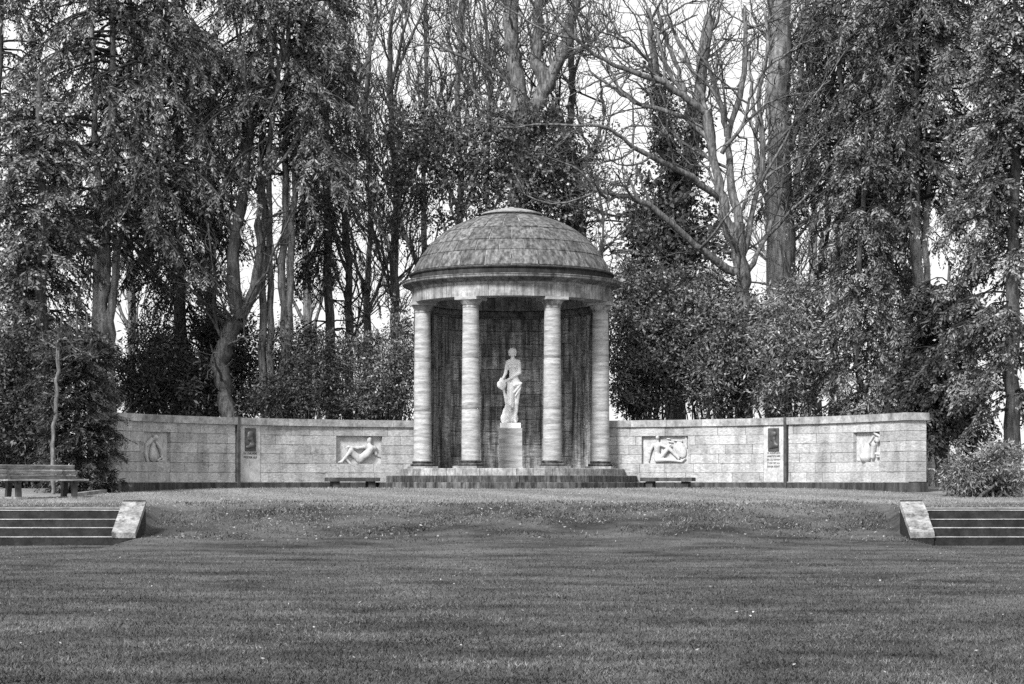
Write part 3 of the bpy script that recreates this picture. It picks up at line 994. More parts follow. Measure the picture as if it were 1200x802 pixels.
# kerb by the left wall end
k0, k1 = at_px(88, 584, 44.6), at_px(122, 578.5, 46.6)
kb = MB().add(*bar((k0[0], k0[1], 1.13), (k1[0], k1[1], 1.2), 0.14, 0.16)).build('kerb', M_KERB)
tag(kb, 'pale edging kerb on the ground beside the left wall end', 'kerb')

# ------------------------------------------------------------------ wooden park bench at the left
bx, by = -9.93, 43.3
pb = thing('park_bench', 'wooden slatted park bench on the gravel beside the dark yew', 'park bench', (bx, by, float(ground_z(bx, by))))
pb.rotation_euler = (0, 0, math.radians(42))
BL = 0.95
for i, (zz, yy) in enumerate(((0.45, 0.27), (0.555, 0.30), (0.66, 0.33))):
    MB().add(*bar((-BL, yy, zz), (BL, yy, zz), 0.035, 0.085, up=(0, -0.28, 0.96))).build('back_slat', M_WOOD, pb)
for yy in (-0.24, -0.13, -0.02, 0.09, 0.2):
    MB().add(*bar((-BL, yy, 0.385), (BL, yy, 0.385), 0.095, 0.04)).build('seat_slat', M_WOOD, pb)
for xx in (-0.66, 0.66):
    MB().add(*bar((xx, -0.2, -0.05), (xx, -0.16, 0.365), 0.09, 0.11, up=(1, 0, 0))).build('leg', M_IRON, pb)
    MB().add(*bar((xx, 0.28, -0.05), (xx, 0.2, 0.365), 0.09, 0.11, up=(1, 0, 0))).build('leg', M_IRON, pb)
    MB().add(*bar((xx, 0.22, 0.36), (xx, 0.365, 0.71), 0.07, 0.05, up=(1, 0, 0))).build('back_support', M_IRON, pb)
    MB().add(*bar((xx, -0.26, 0.345), (xx, 0.24, 0.345), 0.07, 0.04)).build('seat_support', M_IRON, pb)
    box_obj('footing', (xx - 0.14, xx + 0.14, -0.32, 0.36, -0.08, 0.03), M_KERB, pb)


# ------------------------------------------------------------------ vegetation tools
def unit(v):
    return v / np.maximum(np.linalg.norm(v, axis=-1, keepdims=True), 1e-9)


def tubes(P, R, sides):
    """P (n,k,3), R (n,k) -> verts, quads; n tubes at once"""
    n, k, _ = P.shape
    T = np.empty_like(P)
    T[:, 1:-1] = P[:, 2:] - P[:, :-2]
    T[:, 0] = P[:, 1] - P[:, 0]
    T[:, -1] = P[:, -1] - P[:, -2]
    T = unit(T)
    ref = np.where(np.abs(T[:, :1, 2:3]) > 0.9, np.array([1.0, 0, 0]), np.array([0, 0, 1.0]))
    A = unit(np.cross(T, np.broadcast_to(ref, T.shape)))
    Bv = np.cross(T, A)
    an = 2 * PI * np.arange(sides) / sides
    V = P[:, :, None] + R[:, :, None, None] * (A[:, :, None] * np.cos(an)[:, None] + Bv[:, :, None] * np.sin(an)[:, None])
    idx = np.arange(n * k * sides).reshape(n, k, sides)
    a = idx[:, :-1]
    b = idx[:, 1:]
    Q = np.stack([a, np.roll(a, -1, 2), np.roll(b, -1, 2), b], -1).reshape(-1, 4)
    return V.reshape(-1, 3), Q


class Geo:
    def __init__(s):
        s.V, s.Q, s.n = [], [], 0

    def add(s, V, Q):
        s.V.append(V)
        s.Q.append(Q + s.n)
        s.n += len(V)

    def build(s, name, m, parent, origin, smooth=False):
        if not s.n:
            return None
        return obj(name, np.concatenate(s.V) - np.asarray(origin), np.concatenate(s.Q), m, parent, smooth)


def leaf_quads(P, D, L, W, flat=None):
    """one folded rhombic leaf per point: P base, D axis; flat = preferred normal"""
    n = len(P)
    D = unit(D)
    N = rng.normal(size=(n, 3))
    if flat is not None:
        N = N * 0.55 + flat
    S = unit(np.cross(D, N))
    N = np.cross(S, D)
    L, W = np.asarray(L).reshape(-1, 1), np.asarray(W).reshape(-1, 1)
    V = np.empty((n, 4, 3))
    V[:, 0] = P
    V[:, 1] = P + D * L * 0.45 + S * W * 0.5 - N * W * 0.12
    V[:, 2] = P + D * L
    V[:, 3] = P + D * L * 0.45 - S * W * 0.5 - N * W * 0.12
    return V.reshape(-1, 3), np.arange(n * 4).reshape(n, 4)


def resample(pts, k):
    pts = np.asarray(pts, float)
    s = np.concatenate([[0], np.cumsum(np.linalg.norm(np.diff(pts[:, :3], axis=0), axis=1))])
    t = np.linspace(0, s[-1], k)
    # smooth by Catmull-like double interpolation
    out = np.stack([np.interp(t, s, pts[:, i]) for i in range(pts.shape[1])], -1)
    for _ in range(2):
        out[1:-1] = 0.25 * out[:-2] + 0.5 * out[1:-1] + 0.25 * out[2:]
    return out


def limb(pts, d, r0, r1, k=14, wob=0.04, dd=0.0):
    """polyline of photo pixels (px, py[, extra depth]) -> (k,3),(k,) in metres"""
    W = np.array([at_px(p[0], p[1], d + (p[2] if len(p) > 2 else 0) + dd * i / max(1, len(pts) - 1)) for i, p in enumerate(pts)])
    P = resample(W, k)
    P[1:-1] += rng.normal(size=(k - 2, 3)) * wob
    return P, np.linspace(r0, r1, k)


def grow(parents, n, length, spread, r, k=5, up=0.25, tmin=0.15, wander=0.25, grav=0.0):
    """n child twigs over the parent polylines; parents: list of (P,R) with equal or different k"""
    lens = np.array([np.linalg.norm(np.diff(P, axis=0), axis=1).sum() for P, R in parents])
    which = rng.choice(len(parents), n, p=lens / lens.sum())
    t = tmin + (1 - tmin) * rng.random(n)
    base = np.empty((n, 3))
    dirs = np.empty((n, 3))
    rad = np.empty(n)
    for i in range(n):
        P, R = parents[which[i]]
        f = t[i] * (len(P) - 1)
        a = min(int(f), len(P) - 2)
        base[i] = P[a] + (P[a + 1] - P[a]) * (f - a)
        dirs[i] = P[a + 1] - P[a]
        rad[i] = R[a]
    dirs = unit(dirs)
    d = unit(dirs + rng.normal(size=(n, 3)) * spread + np.array([0, 0, up]))
    L = length[0] + (length[1] - length[0]) * rng.random(n) ** 1.5
    out = np.empty((n, k, 3))
    out[:, 0] = base
    for j in range(1, k):
        d = unit(d + rng.normal(size=(n, 3)) * wander + np.array([0, 0, up * 0.3 - grav * j]))
        out[:, j] = out[:, j - 1] + d * (L / (k - 1))[:, None]
    r_b = np.minimum(r[0] * (0.6 + 0.7 * rng.random(n)), rad * 0.8 + 0.002)
    R = r_b[:, None] * np.linspace(1, r[1] / r[0], k)[None]
    return out, R


def as_list(P, R):
    return [(P[i], R[i]) for i in range(len(P))]


def bare_tree(name, label, cat, d, limbs, m=None, n1=50, n2=350, n3=1400, l1=(1.2, 4.0), l2=(0.6, 1.6), l3=(0.3, 0.8), r1=(0.045, 0.016), up=0.35, tmin=0.2, sides=10, group=None):
    """limbs: list of (points in photo pixels, r0, r1); the first is the trunk"""
    m = m or M_BARK
    base = at_px(limbs[0][0][0][0], 565, d)
    base[2] = 1.3
    T = thing(name, label, cat, base, group)
    main = []
    gt, gl, gw = Geo(), Geo(), Geo()
    for i, l in enumerate(limbs):
        P, R = limb(l[0], d, l[1], l[2], k=18, wob=0.02 + 0.08 * l[2], dd=l[3] if len(l) > 3 else 0.0)
        R = R * (1 + 0.10 * np.convolve(rng.normal(size=len(R) + 2), [0.4, 0.6, 0.4], 'valid'))
        if i == 0:
            P = np.concatenate([[[P[0, 0], P[0, 1], 0.9]], P]) if P[0, 2] > 1.6 else P
            R = np.concatenate([[R[0] * 1.15], R]) if len(P) > len(R) else R
            gt.add(*tubes(P[None], R[None], sides + 4))
        else:
            V, Qd = tubes(P[None], R[None], sides)
            obj('limb', V - base, Qd, m, T, True)
        main.append((P, R))
    br, R1 = grow(main, n1, l1, 0.75, r1, k=8, up=up, tmin=tmin, wander=0.22)
    gl.add(*tubes(br, R1, 5))
    c1 = as_list(br, R1)
    tw, R2 = grow(c1 + main[1:], n2, l2, 0.8, (0.016, 0.008), k=5, up=up, wander=0.28)
    gw.add(*tubes(tw, R2, 4))
    c2 = as_list(tw, R2)
    tt, R3 = grow(c2 + c1, n3, l3, 0.8, (0.0095, 0.005), k=4, up=up * 0.8, wander=0.3)
    gw.add(*tubes(tt, R3, 3))
    gt.build('trunk', m, T, base, True)
    tag(gl.build('branches', m, T, base, True), kind='stuff')
    tag(gw.build('twigs', M_TWIG, T, base), kind='stuff')
    return T, main


def leaf_clumps(C, S, n_per, L, W, droop=0.2, flat=0.4):
    """broad leaves in clumps; C (n,3) centres, S (n,) clump radius"""
    n = len(C)
    P = np.repeat(C, n_per, 0)
    off = rng.normal(size=P.shape)
    off = unit(off) * (rng.random((len(P), 1)) ** 0.45) * np.repeat(S, n_per)[:, None]
    off[:, 2] *= 0.75
    P = P + off
    D = unit(off) + rng.normal(size=P.shape) * 0.7 + np.array([0, 0, -droop])
    m = len(P)
    return leaf_quads(P, D, L * (0.4 + 1.1 * rng.random(m) ** 1.4), W * (0.45 + 0.9 * rng.random(m)), np.array([0, -0.15, flat]))


def bush(name, label, cat, blobs, nclump, n_per, m, L, W, clump=0.35, base=None, stems=10, group=None, droop=0.2):
    """broad-leaved shrub: leaf clumps spread through several ellipsoids (centre, radii), shell-weighted"""
    vol = np.array([b[1][0] * b[1][1] * b[1][2] for b in blobs]) ** 0.75
    which = rng.choice(len(blobs), nclump, p=vol / vol.sum())
    c = np.array([b[0] for b in blobs], float)[which]
    r = np.array([b[1] for b in blobs], float)[which]
    u = unit(rng.normal(size=(nclump, 3)))
    lump = 1.0 + 0.22 * np.sin(u[:, :1] * 5 + which[:, None]) * np.sin(u[:, 2:] * 4.3 + 2 * which[:, None])
    u = u * (rng.random((nclump, 1)) ** 0.36) * lump * np.where(rng.random((nclump, 1)) < 0.12, rng.uniform(1.0, 1.4, (nclump, 1)), 1.0)
    C = c + u * r
    C = C[C[:, 2] > 1.0]
    if base is None:
        base = np.array([np.mean([b[0][0] for b in blobs]), np.mean([b[0][1] for b in blobs]), 1.25])
    T = thing(name, label, cat, base, group)
    g = Geo()
    g.add(*leaf_clumps(C, clump * (0.6 + 0.8 * rng.random(len(C))), n_per, L, W, droop))
    tag(g.build('foliage', m, T, base), kind='stuff')
    gs = Geo()
    n = stems
    tgt = C[rng.choice(len(C), n * 4)]
    b0 = np.array(base) + rng.normal(size=(n * 4, 3)) * np.array([blobs[0][1][0] * 0.3, 0.3, 0])
    b0[:, 2] = 1.0
    t = np.linspace(0, 1, 7)[None, :, None]
    P = b0[:, None] * (1 - t) + tgt[:, None] * t
    P += rng.normal(size=P.shape) * 0.08 * t
    R = np.linspace(0.04, 0.008, 7)[None] * (0.6 + 0.8 * rng.random((n * 4, 1)))
    gs.add(*tubes(P, R, 5))
    tag(gs.build('stems', M_BARK_D, T, base), kind='stuff')
    return T


def conifer(name, label, cat, stems, z_lo, z_hi, rad, nb, m, d, ns=14, nl=11, L=0.17, W=0.048, bark=None, droop=0.55, hang=0.7, low=None,
            shoot=(0.35, 0.9), group=None, azi=None):
    """drooping conifer; stems = list of (pixel polyline, r0, r1); branches from z_lo..z_hi, length rad(f)"""
    bark = bark or M_BARK_D
    base = at_px(stems[0][0][0][0], 565, d)
    base[2] = 1.3
    T = thing(name, label, cat, base, group)
    main = []
    for i, s in enumerate(stems):
        P, R = limb(s[0], d, s[1], s[2], k=18, wob=0.03, dd=s[3] if len(s) > 3 else 0.0)
        if P[0, 2] > 1.6:
            P = np.concatenate([[[P[0, 0] * 0.6 + base[0] * 0.4, P[0, 1], 0.9]], P])
            R = np.concatenate([[R[0] * 1.1], R])
        # carry the stem on upwards, out of the picture
        if P[-1, 2] < z_hi:
            top = P[-1] + np.array([0, 0, z_hi - P[-1, 2] + 0.4])
            P = np.concatenate([P, [0.5 * (P[-1] + top), top]])
            R = np.concatenate([R, [R[-1] * 0.7, 0.02]])
        V, Qd = tubes(P[None], R[None], 12)
        obj('trunk', V - base, Qd, bark, T, smooth=True)
        main.append((P, R))
    # branches
    f = rng.random(nb)
    z = z_lo + (z_hi - z_lo) * f
    wi = rng.integers(0, len(main), nb)
    st = np.empty((nb, 3))
    for i in range(nb):
        P = main[wi[i]][0]
        st[i] = [np.interp(z[i], P[:, 2], P[:, 0]), np.interp(z[i], P[:, 2], P[:, 1]), z[i]]
    az = rng.random(nb) * 2 * PI if azi is None else azi[0] + (azi[1] - azi[0]) * rng.random(nb)
    dr = np.stack([np.cos(az), np.sin(az), np.zeros(nb)], -1)
    Lb = np.array([rad(v) for v in f]) * (0.55 + 0.6 * rng.random(nb))
    K = 8
    t = np.linspace(0, 1, K)
    rise = rng.uniform(0.05, 0.4, nb)
    P = st[:, None] + dr[:, None] * (Lb[:, None] * t)[..., None]
    P[..., 2] += (Lb[:, None]) * (rise[:, None] * t - (droop + 0.25 * rng.random((nb, 1))) * t ** 2)
    P[:, 1:] += np.cumsum(rng.normal(size=(nb, K - 1, 3)) * 0.035, 1)
    R = (0.012 + 0.011 * Lb)[:, None] * np.linspace(1, 0.25, K)
    g = Geo()
    g.add(*tubes(P, R, 5))
    # shoots
    ts = 0.2 + 0.8 * rng.random((nb, ns)) ** 0.8
    fi = ts * (K - 1)
    a = np.minimum(fi.astype(int), K - 2)
    w = (fi - a)[..., None]
    ar = np.arange(nb)[:, None]
    S0 = P[ar, a] * (1 - w) + P[ar, a + 1] * w
    Td = unit(P[ar, a + 1] - P[ar, a])
    lat = unit(np.cross(Td, np.array([0, 0, 1.0])))
    sg = np.where(rng.random((nb, ns, 1)) < 0.5, -1, 1)
    Ds = unit(Td * 0.55 + lat * sg * rng.uniform(0.2, 0.9, (nb, ns, 1)) + np.array([0, 0, -1.0]) * hang * rng.uniform(0.3, 1.2, (nb, ns, 1)) + rng.normal(size=(nb, ns, 3)) * 0.12)
    Ls = (shoot[0] + (shoot[1] - shoot[0]) * rng.random((nb, ns))) * (1.15 - 0.5 * ts)
    tk = np.linspace(0, 1, 2)
    SP = S0[:, :, None] + Ds[:, :, None] * (Ls[..., None] * tk)[..., None]
    SP[..., 2] -= (Ls[..., None] * 0.25 * tk ** 2)
    SP = SP.reshape(-1, 2, 3)
    g.add(*tubes(SP, np.broadcast_to(np.array([0.008, 0.003]), SP.shape[:2]), 3))
    tag(g.build('branches', M_DARKTWIG, T, base), kind='stuff')
    # needles / scale sprays
    n = len(SP)
    tl = (np.arange(nl) + 0.3) / nl
    tl = np.clip(tl[None] + rng.normal(size=(n, nl)) * 0.04, 0.02, 1)
    s0 = SP[:, 0][:, None]
    dS = unit(SP[:, -1] - SP[:, 0])
    LP = s0 + (SP[:, -1] - SP[:, 0])[:, None] * tl[..., None]
    la = unit(np.cross(dS, rng.normal(size=dS.shape) * 0.5 + np.array([0, 0, 1.0])))[:, None]
    sgn = np.where(np.arange(nl) % 2 == 0, 1, -1)[None, :, None]
    LD = dS[:, None] * 0.9 + la * sgn * 0.75 + rng.normal(size=(n, nl, 3)) * 0.22 + np.array([0, 0, -0.1])
    LL = L * (0.35 + 1.0 * rng.random((n, nl)) ** 1.3) * (1.2 - 0.6 * tl) * (0.7 + 0.6 * rng.random((n, 1)))
    V, Qd = leaf_quads(LP.reshape(-1, 3), LD.reshape(-1, 3), LL.ravel(), (W * (0.7 + 0.6 * rng.random((n, nl)))).ravel(), np.array([0, -0.2, 0.7]))
    tag(obj('foliage', V - base, Qd, m, T), kind='stuff')
    return T, main


def ivy(T, main_pts, n, n_per, spread, m=None, L=0.16, W=0.13, clump=0.3):
    """ivy growing on a tree: a part of it"""
    base = np.array(T.location)
    C = main_pts + rng.normal(size=main_pts.shape) * spread
    V, Qd = leaf_clumps(C, clump * (0.5 + 0.9 * rng.random(len(C))), n_per, L, W, 0.35, 0.2)
    return tag(obj('ivy', V - base, Qd, m or M_IVY, T), kind='stuff')


def along(main, i, n, t0=0.0, t1=1.0):
    P = main[i][0]
    f = (t0 + (t1 - t0) * rng.random(n)) * (len(P) - 1)
    a = np.minimum(f.astype(int), len(P) - 2)
    return P[a] + (P[a + 1] - P[a]) * (f - a)[:, None]


# ------------------------------------------------------------------ trees, left side
def zpx(py, d):
    return CAM_Z + (565 - py) * d / FPX


def xpx(px, d):
    return (px - 600) * d / FPX


def blob(px, py, d, rx, rz, ry=None):
    """ellipsoid by picture centre and half sizes in pixels"""
    return (at_px(px, py, d), (rx * d / FPX, (ry if ry else rx * d / FPX), rz * d / FPX))


conifer('cypress_tree', 'tall multi stemmed cypress at far left with pale split trunks', 'tree',
        [([(118, 500), (120, 400), (122, 300), (128, 215), (132, 100)], 0.20, 0.10), ([(130, 480), (128, 380), (138, 290), (160, 235), (190, 195)], 0.17, 0.05),
         ([(108, 480), (112, 380), (115, 280), (112, 150), (108, 60)], 0.14, 0.07)],
        zpx(290, 56), 17.0, lambda f: 3.5 - 1.2 * f, 260, M_CYP, 56, ns=17, nl=12, bark=M_BARK_L)
conifer('cypress_tree', 'tall cypress with a cluster of four bare parallel stems behind the left wall', 'tree',
        [([(310, 490), (308, 400), (308, 300), (306, 150), (304, 50)], 0.12, 0.07), ([(320, 490), (318, 400), (316, 300), (318, 150), (322, 50)], 0.11, 0.06),
         ([(332, 490), (332, 380), (333, 280), (334, 160), (338, 50)], 0.13, 0.07), ([(338, 490), (340, 380), (342, 280), (346, 160), (356, 50)], 0.12, 0.06)],
        zpx(205, 57), 17.0, lambda f: 3.0 - 1.0 * f, 190, M_CYP, 57, ns=16, nl=12, bark=M_BARK)
conifer('fir_tree', 'dark weeping fir with ragged hanging branches between two cypresses', 'tree',
        [([(215, 500), (212, 400), (210, 250), (208, 60)], 0.22, 0.08)], 1.9, 16.0, lambda f: 2.7 - 1.2 * f, 210, M_YEW, 60, ns=17, nl=11, hang=1.1, droop=0.7)
conifer('fir_tree', 'thin weeping fir right of the cypress stem cluster', 'tree',
        [([(388, 500), (386, 400), (384, 250), (380, 60)], 0.17, 0.06)], 3.0, 15.5, lambda f: 1.9 - 0.9 * f, 105, M_CYP, 60.5, ns=13, nl=10, hang=1.2, droop=0.75)
conifer('thuja_tree', 'feathery mid grey thuja at the far left edge behind the bench', 'tree',
        [([(50, 540), (50, 400), (48, 250), (46, 120)], 0.2, 0.08)], 4.2, 11.5, lambda f: 1.9 - 1.0 * f, 150, M_CYP_L, 52.5, ns=16, nl=12, hang=0.35, droop=0.3, L=0.15, W=0.06)
conifer('cypress_tree', 'cypress at the left border leaning over the others', 'tree',
        [([(-10, 540), (-8, 400), (-6, 200), (0, 40)], 0.22, 0.1)], 3.0, 16.5, lambda f: 3.1 - 1.2 * f, 170, M_CYP, 57, ns=15, nl=11)
conifer('yew_tree', 'dark yew with long upswept sprays overlapping the left wall end', 'yew',
        [([(92, 580), (92, 520), (91, 460), (90, 400)], 0.12, 0.04), ([(104, 580), (105, 520), (106, 470), (102, 430)], 0.1, 0.03), ([(78, 580), (76, 520), (74, 460), (72, 420)], 0.1, 0.03)],
        1.15, 4.9, lambda f: 0.74 - 0.15 * f, 190, M_YEW, 46.9, ns=15, nl=13, L=0.13, W=0.028, hang=0.15, droop=0.25, shoot=(0.25, 0.6))
bare_tree('leaning_tree', 'leaning forked bare tree rising behind the left wall plaque', 'tree', 56.5,
          [([(270, 495), (262, 450), (258, 420), (268, 390), (282, 372)], 0.27, 0.22), ([(282, 374), (272, 340), (272, 290), (286, 230), (290, 160), (282, 60)], 0.20, 0.09),
           ([(282, 374), (298, 345), (306, 305), (302, 250), (316, 180), (330, 60)], 0.15, 0.06), ([(286, 235), (262, 228), (240, 232)], 0.07, 0.04)], m=M_BARK_D, n1=40, n2=260, n3=900)
bare_tree('slim_tree', 'straight slim bare trunk left of the leaning forked tree', 'tree', 60.5, [([(246, 500), (247, 380), (245, 240), (250, 40)], 0.19, 0.12)], n1=40, n2=260, n3=800, r1=(0.03, 0.012))

bare_tree('young_tree', 'thin pale stem with one arched branch in front of the dark hedge at far left', 'tree', 45.8,
          [([(61, 584), (62, 520), (65, 470), (68, 415), (68, 404)], 0.055, 0.04), ([(68, 410), (66, 400), (74, 395), (83, 402), (90, 413)], 0.035, 0.018), ([(68, 425), (78, 418), (94, 414)], 0.018, 0.008),
           ([(68, 408), (58, 404), (46, 398)], 0.03, 0.012)], m=M_BARK, n1=8, n2=30, n3=60, l1=(0.3, 0.7), l2=(0.2, 0.5), l3=(0.15, 0.3), r1=(0.012, 0.006))
# low shrubs behind the left wall
bush('yew_hedge', 'dark hedge behind the park bench at the left border', 'hedge',
     [blob(40, 500, 50.5, 30, 70, 0.9), blob(-5, 500, 50.5, 36, 80, 1.0), blob(20, 430, 51, 34, 50, 1.0)], 900, 30, M_YEW, 0.13, 0.045, 0.3)
bush('holly_bush', 'dense dark holly right behind the left wall next to the rotunda', 'bush',
     [blob(455, 455, 57, 42, 42, 1.2), blob(425, 470, 57, 40, 26, 1.2), blob(470, 410, 57.5, 22, 50, 1.0), blob(430, 420, 58, 40, 30, 1.0)], 820, 30, M_IVY, 0.10, 0.042, 0.30, stems=24)
bush('holly_bush', 'low dark holly behind the left wall between cypress stems and plaque', 'bush',
     [blob(365, 455, 56.5, 44, 38, 1.1), blob(320, 468, 56.5, 42, 30, 1.0), blob(350, 410, 57.5, 50, 34, 1.0)], 760, 30, M_YEW, 0.10, 0.04, 0.32, stems=24)
bush('elder_bush', 'loose shrub behind the left relief of the crouching figure', 'bush',
     [blob(180, 440, 57, 50, 60, 1.2), blob(228, 455, 57, 36, 44, 1.2), blob(288, 450, 58.5, 34, 46, 1.0), blob(262, 400, 59.5, 44, 40, 0.9)], 1150, 26, M_YEW, 0.15, 0.05, 0.35)

# ------------------------------------------------------------------ thin bare trees left of centre
thin = [(408, 61, [(408, 500), (410, 380), (404, 260), (408, 150), (402, 20)], .13, 'slender bare tree just left of the thin weeping fir'),
        (432, 66, [(432, 500), (428, 380), (436, 250), (428, 130), (436, 10)], .12, 'slender dark tree standing third from the rotunda'),
        (468, 63, [(466, 490), (464, 380), (462, 300), (466, 220), (456, 120), (460, 10)], .14, 'bare tree with a pale trunk left of the dome'),
        (500, 68, [(502, 480), (500, 350), (496, 220), (500, 110), (498, 0)], .12, 'straight thin tree rising behind the dome edge'),
        (538, 66, [(536, 480), (538, 300), (540, 210), (536, 120), (542, 0)], .14, 'thin forked tree behind the left half of the dome'),
        (572, 70, [(574, 480), (572, 300), (570, 200), (576, 100), (566, -5)], .13, 'slim upright tree behind the dome left of its cap')]
for i, (px, d, pts, r, lab) in enumerate(thin):
    L2 = []
    for k in range(3):
        j = rng.integers(1, len(pts) - 1)
        x, y = pts[j][0], pts[j][1] - rng.uniform(0, 60)
        sx = rng.choice([-1, 1]) * rng.uniform(20, 60)
        L2.append(([(x, y), (x + sx * 0.4, y - 50), (x + sx * 0.8, y - 110), (x + sx, y - 190)], 0.06, 0.02, rng.uniform(-2, 2)))
    bare_tree('slender_tree', lab, 'tree', d, [(pts, r, r * 0.5)] + L2, m=(M_BARK, M_BARK_D)[i % 2], n1=46, n2=330, n3=1300, l1=(1.2, 4.5), r1=(0.034, 0.013), up=0.55, group='slender bare trees behind the rotunda')

# big ivy-clad tree behind the dome
T, main = bare_tree('ivy_clad_tree', 'large ivy covered tree with two thick bare forks behind the dome', 'tree', 62,
                    [([(612, 480), (612, 300), (610, 200), (608, 130)], 0.36, 0.3), ([(609, 145), (606, 110), (600, 60), (598, -20)], 0.27, 0.2),
                     ([(612, 150), (632, 120), (648, 85), (664, 45), (676, 0)], 0.24, 0.15), ([(640, 105), (628, 70), (632, 20), (628, -30)], 0.2, 0.12),
                     ([(600, 100), (570, 75), (535, 65), (500, 42)], 0.07, 0.03), ([(606, 140), (575, 125), (540, 90), (520, 40)], 0.06, 0.03, 1.5),
                     ([(590, 90), (575, 60), (570, 30), (560, 0)], 0.06, 0.03, -1), ([(655, 70), (690, 55), (720, 20)], 0.07, 0.03, 1)],
                    n1=50, n2=360, n3=1400, r1=(0.04, 0.014))
C = np.concatenate([along(main, 0, 330, 0.45, 1.0) + rng.normal(size=(330, 3)) * np.array([0.7, 0.5, 0.3]),
                    at_px(575, 190, 62) + rng.normal(size=(360, 3)) * np.array([1.2, 0.6, 0.8]),
                    at_px(520, 160, 62) + rng.normal(size=(150, 3)) * np.array([1.2, 0.5, 0.6]),
                    at_px(505, 225, 62) + rng.normal(size=(190, 3)) * np.array([1.0, 0.5, 1.0]),
                    at_px(450, 170, 62) + rng.normal(size=(90, 3)) * np.array([1.1, 0.5, 0.7]),
                    at_px(640, 185, 62) + rng.normal(size=(260, 3)) * np.array([0.75, 0.5, 0.9]),
                    at_px(655, 235, 62) + rng.normal(size=(150, 3)) * np.array([0.5, 0.4, 0.5])])
C[:, 2] = np.where(C[:, 2] > zpx(118, 62), C[:, 2] - 1.2, C[:, 2])
ivy(T, C, 0, 18, 0.12, L=0.125, W=0.085, clump=0.24)
T, main = bare_tree('ivy_clad_tree', 'dark trunk with thin ivy right behind the right side of the dome', 'tree', 63.5,
                    [([(676, 480), (676, 330), (674, 240), (664, 165), (650, 130)], 0.34, 0.24), ([(664, 165), (672, 120), (668, 60), (676, 0)], 0.13, 0.07),
                     ([(672, 200), (690, 185), (698, 170)], 0.16, 0.1), ([(698, 172), (708, 140), (704, 90)], 0.06, 0.03)], m=M_BARK_D, n1=35, n2=260, n3=900)
ivy(T, along(main, 0, 240, 0.3, 0.9), 0, 15, 0.28, L=0.13, W=0.1, clump=0.22)
bare_tree('sapling', 'small bare sapling against the white sky right of the dome', 'tree', 58,
          [([(706, 480), (706, 310), (708, 262), (704, 235), (698, 205)], 0.06, 0.025), ([(707, 290), (725, 280), (738, 272)], 0.03, 0.012), ([(707, 278), (722, 262), (740, 262)], 0.025, 0.012),
           ([(708, 300), (722, 296), (748, 294)], 0.025, 0.01), ([(707, 262), (694, 245), (690, 222)], 0.025, 0.012), ([(708, 260), (712, 235), (708, 212)], 0.028, 0.012)],
          m=M_TWIG, n1=14, n2=70, n3=140, l1=(0.5, 1.4), l2=(0.4, 0.9), r1=(0.018, 0.009))

# ivy tree right of the dome
T, main = bare_tree('ivy_clad_tree', 'leaning ivy wrapped tree between the dome and the sweeping bare tree', 'tree', 60,
                    [([(792, 490), (792, 330), (796, 270), (806, 190), (818, 110), (832, 20)], 0.30, 0.16), ([(796, 270), (786, 220), (782, 160), (768, 80), (760, 10)], 0.17, 0.08),
                     ([(812, 150), (800, 100), (786, 60), (770, 10)], 0.10, 0.05)], m=M_BARK, n1=30, n2=180, n3=600)
C = np.concatenate([along(main, 0, 300, 0.25, 0.8), along(main, 1, 200, 0.0, 0.7), at_px(765, 275, 60) + rng.normal(size=(330, 3)) * np.array([0.45, 0.4, 0.75]),
                    at_px(818, 285, 60) + rng.normal(size=(170, 3)) * np.array([0.4, 0.4, 0.6])])
ivy(T, C, 0, 17, 0.2, L=0.14, W=0.11, clump=0.26)

# the sweeping bare tree
bare_tree('sweeping_tree', 'large bare tree with long sweeping pale limbs reaching towards the dome', 'tree', 57,
          [([(872, 490), (872, 400), (873, 345), (868, 300), (864, 262)], 0.27, 0.20),
           ([(868, 305), (852, 262), (842, 215), (834, 172), (828, 130)], 0.17, 0.12),
           ([(829, 135), (800, 112), (770, 92), (735, 84), (700, 66), (676, 50), (650, 20)], 0.10, 0.04, -1.5),
           ([(832, 165), (810, 140), (780, 130), (745, 122), (715, 100), (690, 82)], 0.09, 0.03, 1.5),
           ([(862, 320), (838, 306), (815, 288), (792, 268), (770, 245), (740, 230), (715, 228), (692, 222)], 0.115, 0.05, -2.0),
           ([(846, 234), (820, 215), (795, 198), (765, 185), (735, 168), (710, 148), (680, 145)], 0.10, 0.04, -2.5),
           ([(866, 262), (856, 215), (850, 160), (866, 120), (874, 70), (872, 10)], 0.14, 0.06, 1),
           ([(852, 160), (842, 110), (826, 70), (838, 20)], 0.08, 0.04, -1), ([(828, 132), (816, 90), (800, 60), (780, 20)], 0.08, 0.04),
           ([(868, 305), (880, 268), (890, 215), (898, 165), (884, 120), (902, 60), (896, 10)], 0.10, 0.04, 1), ([(868, 250), (880, 220), (888, 190)], 0.05, 0.03),
           ([(873, 325), (890, 292), (902, 268), (914, 235), (920, 180)], 0.09, 0.025, 1.5), ([(846, 180), (870, 150), (880, 110), (905, 70)], 0.06, 0.03, -1),
           ([(800, 112), (780, 80), (770, 40), (755, 0)], 0.06, 0.025), ([(745, 122), (725, 105), (705, 60), (690, 10)], 0.045, 0.02, 1), ([(770, 92), (755, 65), (725, 40), (705, 5)], 0.05, 0.02, -1)],
          m=M_BARK, n1=70, n2=450, n3=1500, r1=(0.042, 0.014), up=0.12)
